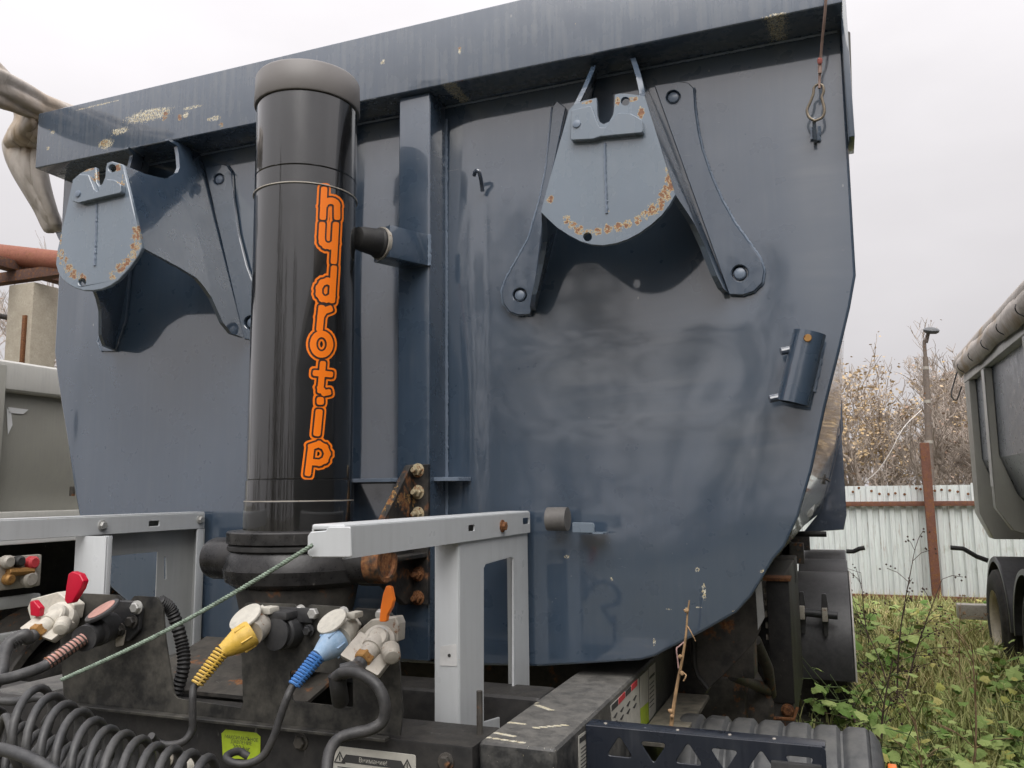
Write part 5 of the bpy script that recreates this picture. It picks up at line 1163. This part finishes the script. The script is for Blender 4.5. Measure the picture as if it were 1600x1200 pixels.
# ------------------------------------------------------------------ corrugated fence with rusty rails and posts
FN = thing('corrugated_fence', 'weathered white corrugated metal fence on rusty rails across the back', 'fence', (3, 12, 0))
YF = 11.7
s = NB('whitewashed_corrugated'); st = s.noise(6, 5, s.scale((9, 1, .5)), rough=.65); bl = s.noise(3, 5, rough=.7)
c = s.mix(s.mr(st, .35, .7), (.74, .79, .77), (.58, .61, .60)); c = s.mix(s.math('MULTIPLY', s.mr(st, .60, .68), s.mr(bl, .45, .6)), c, (.30, .15, .07)); c = s.mix(s.math('MULTIPLY', s.mr(bl, .6, .75), .4), c, (.30, .33, .25))
M_corr = s.fin(c, .55, .0)
ftop = at(1400, 756, Y=YF).z
def corr_mesh(wd=1.12, ht=ftop - .08, pitch=.16, dep=.035):
    V = []; F = []; x = 0; pr = []
    while x < wd - 1e-6:
        for dx, dy in ((0, 0), (.062, 0), (.080, dep), (.142, dep)):
            if x + dx <= wd: pr.append((x + dx, dy))
        x += pitch
    pr.append((wd, 0))
    for z in (0, ht): V += [(a, b, z) for a, b in pr]
    n = len(pr); F = [(i, i + 1, n + i + 1, n + i) for i in range(n - 1)]
    me = bpy.data.meshes.new('corrugated_sheet'); me.from_pydata(V, [], F); return me
cm = corr_mesh(); rf = random.Random(3)
for k in range(22):
    o = bpy.data.objects.new('corrugated_sheet', cm); COL.objects.link(o); o.parent = FN
    if k == 0: cm.materials.append(M_corr)
    o.location = (-8.0 + k * 1.1, YF + .004 * (k % 2), .06 + rf.uniform(-.015, .02))
for yy, th in ((787, .035), (933, .035)):
    z_ = at(1400, yy, Y=YF).z; box('fence_rail', -8, 16, YF - .07, YF - .003, z_ - th, z_ + th, M_rustrail, FN, .004)
pa, pb = at(1444, 692, Y=YF - .15), at(1467, 968, Y=YF - .15)
def post(name, a, b, w_, mt, par):
    a, b = Vector(a), Vector(b); bm = bmesh.new(); add_box(bm, -w_ / 2, w_ / 2, -w_ / 2, w_ / 2, 0, 1)
    for v in bm.verts: v.co = a.lerp(b, v.co.z) + Vector((v.co.x, v.co.y, 0))
    bmesh.ops.recalc_face_normals(bm, faces=bm.faces); bevel_bm(bm, .005, 1); return bm_obj(name, bm, mt, par)
post('fence_post', (pa.x, pa.y, pa.z), (pb.x, pb.y, -.05), .12, M_rustrail, FN)
for x_ in (-2.5, 5.6, 9.0): post('fence_post', (x_, YF - .14, ftop + .2), (x_, YF - .14, -.05), .10, M_rustrail, FN)
for k in range(14):
    x, y = 1330 + 14 * k + rf.uniform(-5, 5), 765 + rf.uniform(-3, 8); lathe('fence_rivet', [(0, .02), (.008, .016)], at(x, y, Y=YF - .001), (0, -1, 0), M_rustbolt, FN, 8)

# street lamp beyond the fence
YLp = 16.0
SL = thing('street_lamp', 'tall weathered street lamp leaning slightly beyond the fence', 'street lamp', tuple(at(1460, 760, Y=YLp)))
lb_, lt_ = at(1465, 960, Y=YLp), at(1446, 558, Y=YLp); lb_ = lb_ + (lb_ - lt_) * .12; lb_.z = max(lb_.z, 0) * 0
tube('pole', [lb_, lb_.lerp(lt_, .5), lt_], lambda i, t: .095 - .045 * t, M_lampsteel, SL, 14)
tube('arm', [lt_ - Vector((0, 0, .2)), lt_ + Vector((.0, 0, .3)), at(1447, 535, Y=YLp), at(1450, 522, Y=YLp), at(1453, 517, Y=YLp)], .035, M_lampsteel, SL, 10, 4)
hd = at(1455, 517, Y=YLp - .1); bm = bmesh.new(); add_lathe(bm, [(-.06, .02), (-.05, .10), (-.02, .14), (.02, .15), (.05, .12), (.07, .05)], hd, (.15, -.3, 1), 20); bm_obj('lamp_head', bm, mat_flat('grey_lamp_shell', (.10, .105, .11), .4), SL, 50)
for f_ in (.62, .8, .95): p_ = lb_.lerp(lt_, f_); lathe('pole_band', [(-.03, .095 - .045 * f_ + .008), (.03, .095 - .045 * f_ + .008)], p_, lt_ - lb_, M_castal, SL, 14)

# ------------------------------------------------------------------ trees with late autumn leaves
M_bark = mat_flat('grey_brown_bark', (.40, .34, .29), .85, 0, .3, 12, .4)
def leafmat(nm, c1, c2):
    s = NB(nm); info = s.n('ShaderNodeNewGeometry'); c = s.mix(info.outputs['Random Per Island'], c1, c2)
    return s.fin(c, .7, 0, 0, .2)
M_leaf1 = leafmat('dry_yellow_leaves', (.50, .36, .19), (.64, .50, .33)); M_leaf2 = leafmat('dry_pink_brown_leaves', (.38, .27, .20), (.48, .34, .26))
def make_tree(name, label, base, ht, lean, seed, nleaf, lmat, spread=1.0, minr=.010, multi=1, depth=4, group=None, leafsz=.10):
    rd = random.Random(seed); Tt = thing(name, label, 'tree', tuple(base), group); segs = []; tips = []
    def grow(p, d, L, r, lev):
        pts = [p]; q = p; n = 5
        for i in range(n):
            d = (d + Vector((rd.gauss(0, .16), rd.gauss(0, .16), rd.gauss(.05, .10)))).normalized(); q = q + d * (L / n); pts.append(q)
        segs.append((pts, r, max(minr * .6, r * .45), lev))
        if lev >= depth:
            tips.extend(pts[1:]); return
        if lev >= depth - 1: tips.extend(pts[2:])
        for i in range(rd.randint(3, 5)):
            t = rd.uniform(.25, 1.0); k = min(n - 1, int(t * n)); bp = pts[k].lerp(pts[k + 1], t * n - k); a = rd.uniform(0, 2 * pi)
            side = Vector((cos(a), sin(a), 0)); nd = (d * rd.uniform(.6, 1.0) + side * rd.uniform(.45, .95) * spread + Vector((0, 0, .25))).normalized()
            grow(bp, nd, L * rd.uniform(.45, .68), max(minr, r * rd.uniform(.35, .5)), lev + 1)
    for m in range(multi):
        d0 = (Vector((lean[0] + rd.gauss(0, .22 if multi > 1 else .05), lean[1] + rd.gauss(0, .12), 1))).normalized()
        grow(Vector(base) + Vector((rd.gauss(0, .25), rd.gauss(0, .2), 0)) * (multi > 1), d0, ht * rd.uniform(.42, .58), ht * .016, 0)
    bm = bmesh.new(); bt = bmesh.new()
    for pts, r0, r1, lev in segs:
        add_tube(bm if lev < 1 else bt, pts, (lambda a, b: (lambda i, t: a + (b - a) * t))(r0, r1), 7 if lev < 2 else 4, False)
    bm_obj('trunk', bm, M_bark, Tt, 80); bm_obj('branches', bt, M_bark, Tt, 80)
    if nleaf:
        V = []; F = []
        for i in range(nleaf):
            p = rd.choice(tips) + Vector((rd.gauss(0, .12), rd.gauss(0, .12), rd.gauss(-.03, .12))); a = rd.uniform(0, 2 * pi); u = Vector((cos(a), sin(a), rd.uniform(-.6, .6))).normalized(); v = u.cross(Vector((rd.uniform(-1, 1), rd.uniform(-1, 1), rd.uniform(-1, 1)))).normalized(); sz = leafsz * rd.uniform(.5, 1.15); b = len(V)
            V += [p, p + u * sz * .5 + v * sz * .32, p + u * sz, p + u * sz * .5 - v * sz * .32]; F.append((b, b + 1, b + 2, b + 3))
        me = bpy.data.meshes.new('crown'); me.from_pydata(V, [], F); link('crown', me, lmat, Tt, None)
    return Tt
def gnd(x, Y): p = at(x, 763, Y=Y); return Vector((p.x, Y, 0))
make_tree('autumn_tree', 'broad tree with yellow brown leaves rising behind the trailer rear', gnd(1345, 19), 6.0, (-.05, 0), 11, 2300, M_leaf1, 1.0, .008, 5, 4, 'trees beyond the fence', .11)
make_tree('autumn_tree', 'leafy yellowish tree just left of the street lamp', gnd(1405, 20), 5.6, (.03, 0), 23, 1700, M_leaf1, 1.0, .008, 5, 4, 'trees beyond the fence', .11)
make_tree('bare_tree', 'nearly bare tree between the street lamp and the right trailer', gnd(1485, 21), 5.4, (-.02, 0), 31, 300, M_leaf2, 1.1, .007, 3, 5, 'trees beyond the fence', .11)
make_tree('bare_tree', 'bare leaning tree low behind the lamp pole', gnd(1440, 17.5), 4.2, (.5, 0), 37, 200, M_leaf2, 1.1, .007, 3, 5, 'trees beyond the fence', .10)
make_tree('bare_tree', 'bare tree partly hidden by the right neighbour trailer', gnd(1560, 22), 5.8, (0, 0), 41, 300, M_leaf2, 1.0, .007, 3, 5, 'trees beyond the fence', .11)
make_tree('bare_tree', 'pale bare tree behind the concrete post at the left', gnd(10, 24), 14.5, (.0, 0), 47, 600, M_leaf2, .9, .012, 3, 4, None, .10)
make_tree('bare_tree', 'pale bare tree close to the blue tub edge at the left', gnd(78, 25), 14.0, (.02, 0), 53, 600, M_leaf2, .9, .012, 3, 4, None, .10)
# far wood as one mass
rd = random.Random(5); V = []; F = []
for i in range(26000):
    x = rd.uniform(-60, 60); y = rd.uniform(38, 52); z = abs(rd.gauss(0, 1)) * (1.5 + .5 * sin(x * .35)) + .2; u = Vector((rd.gauss(0, 1), rd.gauss(0, 1), rd.gauss(0, 1.6))).normalized(); v = u.cross(Vector((1, .3, .2))).normalized(); sz = rd.uniform(.15, .5); b = len(V); p = Vector((x, y, z))
    V += [p, p + u * sz * .5 + v * sz * .12, p + u * sz, p + u * sz * .5 - v * sz * .12]; F.append((b, b + 1, b + 2, b + 3))
me = bpy.data.meshes.new('far_scrub'); me.from_pydata(V, [], F); tag(link('far_scrub', me, leafmat('far_scrub_brown', (.42, .33, .27), (.52, .43, .37)), None, None), 'brown leafless scrub in the distance beyond the fence', 'scrub', None, 'stuff')
# unseen trees added behind the viewer to give the glossy paint dark reflections
rd = random.Random(15); V = []; F = []
for k in range(60):
    az = rd.uniform(-1.75, 1.75); R_ = rd.uniform(24, 36); cx_, cy_ = 1.2 + R_ * sin(az), -2 - R_ * cos(az); hh = rd.choice((3, 3, 5, 9)) * rd.uniform(.8, 1.2); hh = hh * (.45 if -1.4 < az < -.5 else 1.25 if abs(az) < .5 else 1); ww = hh * rd.uniform(.10, .2)
    for i in range(int(420 * hh / 5)):
        z = hh * rd.random() ** .8; q = ww * (1.05 - .8 * z / hh); p = Vector((cx_ + rd.gauss(0, q), cy_ + rd.gauss(0, q), z)); u = Vector((rd.gauss(0, 1), rd.gauss(0, 1), rd.gauss(0, 1.6))).normalized(); v = u.cross(Vector((.3, .4, .8))).normalized(); sz = rd.uniform(.2, .5); b = len(V)
        V += [p, p + u * sz * .5 + v * sz * .3, p + u * sz, p + u * sz * .5 - v * sz * .3]; F.append((b, b + 1, b + 2, b + 3))
me = bpy.data.meshes.new('reflection_trees'); me.from_pydata(V, [], F); tag(link('reflection_trees', me, leafmat('dark_reflection_trees', (.13, .12, .10), (.20, .18, .15)), None, None), 'unseen dark trees added behind the viewer, mirrored in the glossy paint', 'trees', None, 'stuff')
o = tube('slack_white_cable', [at(1352, 752, Y=14.5), at(1372, 735, Y=14.5), at(1392, 705, Y=14.5), at(1412, 668, Y=14.6), at(1440, 640, Y=15.5)], .007, M_trim, None, 6, 6); tag(o, 'thin white cable slanting up from the fence to the lamp pole', 'cable')

# ------------------------------------------------------------------ undergrowth between the trailers
M_grass = leafmat('green_grass', (.27, .31, .10), (.50, .49, .22)); M_straw = leafmat('dry_straw', (.50, .40, .18), (.66, .55, .30)); M_litter = leafmat('brown_litter', (.18, .13, .08), (.34, .26, .15))
def blades(name, label, n, region, hmin, hmax, mt, seed, wdt=.006, bend=.5):
    rd = np.random.default_rng(seed); x0, x1, y0, y1 = region; V = []; F = []
    # denser towards the viewer's side of the strip
    for i in range(n):
        x = rd.uniform(x0, x1); y = y0 + (y1 - y0) * rd.random() ** 1.25
        a = rd.uniform(0, 2 * pi); h = rd.uniform(hmin, hmax); b = bend * h * rd.uniform(.2, 1.3); dx, dy = cos(a), sin(a); w_ = wdt * rd.uniform(.6, 1.4); k = len(V)
        for t, ww in ((0, 1), (.4, .9), (.75, .6), (1, .05)):
            px, py, pz_ = x + dx * b * t * t, y + dy * b * t * t, h * t * (1 - .25 * t * bend)
            V += [(px - dy * w_ * ww, py + dx * w_ * ww, pz_), (px + dy * w_ * ww, py - dx * w_ * ww, pz_)]
        F += [(k, k + 1, k + 3, k + 2), (k + 2, k + 3, k + 5, k + 4), (k + 4, k + 5, k + 7, k + 6)]
    me = bpy.data.meshes.new(name); me.from_pydata(V, [], F); o = link(name, me, mt, None, None); tag(o, label, 'grass', None, 'stuff'); return o
blades('grass', 'green grass growing in the strip between the trailers', 34000, (1.28, 4.2, 2.2, 11.4), .14, .48, M_grass, 1)
blades('dry_grass', 'straw coloured dry grass in front of the fence', 9000, (1.3, 4.5, 5.5, 10.6), .15, .50, M_straw, 2, .005, .8)
blades('ground_litter', 'brown matted dead stems on the ground', 9000, (1.28, 4.2, 2.2, 11.4), .05, .3, M_litter, 3, .006, 1.6)
blades('far_grass', 'rough grass on the yard around the trailers', 9000, (-9, 1.3, 1.0, 11.5), .05, .25, M_grass, 4, .007)
M_weed = leafmat('weed_leaves', (.13, .24, .05), (.44, .53, .19)); M_weedy = leafmat('yellowing_weed_leaves', (.38, .40, .10), (.50, .45, .16)); M_stalk = mat_flat('dead_stalk', (.085, .055, .045), .85, 0, .3, 40); M_stalk2 = mat_flat('straw_stalk', (.30, .20, .12), .85, 0, .3, 40); M_greenstem = mat_flat('green_stem', (.10, .14, .05), .7)
def lobed_leaf(V, F, p, u, n_, sz, rd):
    """five-lobed leaf, slightly cupped"""
    u = u.normalized(); v = n_.cross(u).normalized(); w_ = u.cross(v); k = len(V); V.append(p)
    ring = [(.0, .0)] 
    pr = [(.10, .18), (.02, .42), (.28, .36), (.42, .55), (.58, .40), (.78, .32), (.80, .20), (1.0, 0), (.80, -.20), (.78, -.32), (.58, -.40), (.42, -.55), (.28, -.36), (.02, -.42), (.10, -.18)]
    for a, b in pr: V.append(p + u * a * sz + v * b * sz - w_ * (abs(b) * .35 + a * a * .25) * sz * .6 * rd.uniform(.6, 1.3))
    V.append(p + u * .45 * sz); c = len(V) - 1
    for i in range(len(pr) - 1): F.append((c, k + 1 + i, k + 2 + i))
    F.append((c, k + len(pr), k + 1))
def weed(name, label, base, ht, nst, nl, sz, mt, seed, group='leafy weeds between the trailers'):
    rd = random.Random(seed); W = thing(name, label, 'weed', tuple(base), group); bm = bmesh.new(); V = []; F = []
    for s_ in range(nst):
        a = rd.uniform(0, 2 * pi); ln = rd.uniform(.15, .55); h = ht * rd.uniform(.55, 1.0); b0 = Vector(base) + Vector((rd.gauss(0, .05), rd.gauss(0, .05), 0))
        pts = [b0 + Vector((cos(a) * ln * h * t * t, sin(a) * ln * h * t * t, h * t)) for t in (0, .3, .6, 1)]; sp = spline(pts, 3); add_tube(bm, sp, lambda i, t: .006 - .004 * t, 5, False)
        for i in range(nl):
            t = rd.uniform(.15, 1); q = sp[int(t * (len(sp) - 1))]; aa = rd.uniform(0, 2 * pi); u = Vector((cos(aa), sin(aa), rd.uniform(-.35, .3))).normalized(); L = rd.uniform(.03, .12); add_tube(bm, [q, q + u * L], .0025, 4, False)
            lobed_leaf(V, F, q + u * L, (u + Vector((0, 0, -.3))), Vector((rd.gauss(0, .35), rd.gauss(0, .35) - .25, 1)).normalized(), sz * rd.uniform(.55, 1.15), rd)
    bm_obj('stems', bm, M_greenstem, W, 80); me = bpy.data.meshes.new('leaves'); me.from_pydata(V, [], F); link('leaves', me, mt, W, None); return W
wl = [((1345, 1085, 4.2), .75, 7, 17, .095, 'bushy green weed with lobed leaves touching the first mudguard'), ((1370, 1140, 3.2), .75, 7, 17, .09, 'large leafy green weed right behind the ribbed tank'), ((1420, 1190, 3.1), .55, 5, 13, .11, 'low leafy weed near the bottom edge beside the ribbed tank'),
      ((1480, 1150, 3.6), .50, 5, 13, .10, 'green weed patch in the middle of the strip'), ((1560, 1130, 4.0), .6, 6, 13, .10, 'green weed at the right edge below the neighbour wheel'), ((1570, 1050, 5.6), .65, 6, 14, .11, 'green weed under the neighbour trailer wheel'), ((1540, 1020, 6.4), .55, 6, 12, .11, 'small weed left of the neighbour wheel'),
      ((1360, 1010, 6.2), .65, 6, 14, .12, 'tall green weed midway along the mudguards'), ((1400, 1000, 6.6), .7, 6, 14, .12, 'green weed below the dead flower stalks'), ((1345, 960, 8.2), .8, 6, 12, .12, 'weed growing by the rear mudguard'), ((1420, 960, 9.5), .6, 5, 12, .12, 'weed near the foot of the fence post'), ((1595, 1185, 3.4), .5, 5, 12, .10, 'weed in the bottom right corner'), ((1520, 1190, 3.2), .4, 5, 12, .09, 'low weed near the bottom right')]
for k, ((x, y, Y), ht, ns, nl, sz, lb) in enumerate(wl):
    p = at(x, y, Y=Y); weed('leafy_weed', lb, (p.x, Y, 0), ht, ns, nl, sz, M_weed, 100 + k)
p = at(1450, 1110, Y=3.9); weed('yellow_weed', 'weed with yellowing pale leaves among the green ones', (p.x, 3.9, 0), .55, 4, 8, .10, M_weedy, 140)
rd = random.Random(77); V = []; F = []; V2 = []; F2 = []
for k in range(260):
    Y = 2.5 + 7.5 * rd.random() ** 1.6; x = rd.uniform(1.32, 3.6); hh = rd.uniform(.12, .5); b0 = Vector((x, Y, 0))
    for i in range(rd.randint(6, 13)):
        a = rd.uniform(0, 2 * pi); q = b0 + Vector((cos(a) * rd.uniform(.02, .2), sin(a) * rd.uniform(.02, .2), hh * rd.uniform(.5, 1.1))); u = Vector((cos(a), sin(a), rd.uniform(-.4, .3)))
        VV, FF = (V, F) if rd.random() < .8 else (V2, F2)
        lobed_leaf(VV, FF, q, u, Vector((rd.gauss(0, .4), rd.gauss(0, .4) - .3, 1)).normalized(), rd.uniform(.04, .085), rd)
me = bpy.data.meshes.new('ground_cover'); me.from_pydata(V, [], F); tag(link('ground_cover', me, M_weed, None, None), 'low green leafy ground cover among the grass', 'ground cover', None, 'stuff')
me = bpy.data.meshes.new('yellow_ground_cover'); me.from_pydata(V2, [], F2); tag(link('yellow_ground_cover', me, M_weedy, None, None), 'scattered yellowing leaves among the ground cover', 'ground cover', None, 'stuff')
def stalk(label, base_px, Y, top_px, topY, mt, seed, r=.008, heads=True):
    rd = random.Random(seed); a = at(*base_px, Y=Y); a.z = 0; b = at(*top_px, Y=topY); S = thing('dead_stalk', label, 'stalk', tuple(a), 'dead stalks between the trailers'); bm = bmesh.new()
    m = a.lerp(b, .5) + Vector((rd.uniform(-.05, .05), 0, rd.uniform(0, .05))); main = spline([a, m, b], 8); add_tube(bm, main, lambda i, t: r * (1 - .7 * t), 6, False)
    for i in range(12):
        k = rd.randint(4, len(main) - 1); q = main[k]; d = (Vector((rd.gauss(0, 1), rd.gauss(0, .5), rd.uniform(.2, 1.2)))).normalized(); L = rd.uniform(.06, .28); e = q + d * L; add_tube(bm, [q, q.lerp(e, .5) + Vector((0, 0, .02)), e], r * .3, 4, False)
        if heads:
            for j in range(4): h_ = e + Vector((rd.gauss(0, .025), rd.gauss(0, .02), rd.gauss(0, .02))); add_lathe(bm, [(-.008, .002), (0, .009), (.008, .002)], h_, (0, 0, 1), 5, False)
    bm_obj('stem', bm, mt, S, 80)
stalk('tall thin dark dead stalk standing before the fence left of the rusty post', (1395, 1080), 5.0, (1429, 860), 5.2, M_stalk, 1); stalk('dark dead stalk bending left beside the rear mudguard', (1400, 1075), 5.0, (1332, 945), 5.6, M_stalk, 2); stalk('dead stalk leaning right across the rusty fence post', (1395, 1085), 5.0, (1472, 905), 5.3, M_stalk, 3)
stalk('thin dead stalk with seed heads against the white fence', (1365, 1010), 7.5, (1345, 895), 7.5, M_stalk, 4); stalk('straw coloured broken stem upright near the bottom edge', (1440, 1230), 3.0, (1430, 1125), 3.0, M_stalk2, 5, .008, False); stalk('reddish dead stem standing in the right half of the weeds', (1505, 1215), 3.2, (1520, 1020), 3.3, M_stalk2, 6, .009, False)
stalk('faint dry stem left of the neighbour wheel', (1500, 1040), 6.0, (1500, 950), 6.0, M_stalk2, 7, .007); stalk('dark stem low among weeds at the tank end', (1372, 1150), 3.6, (1395, 1030), 3.7, M_stalk, 8, .009)
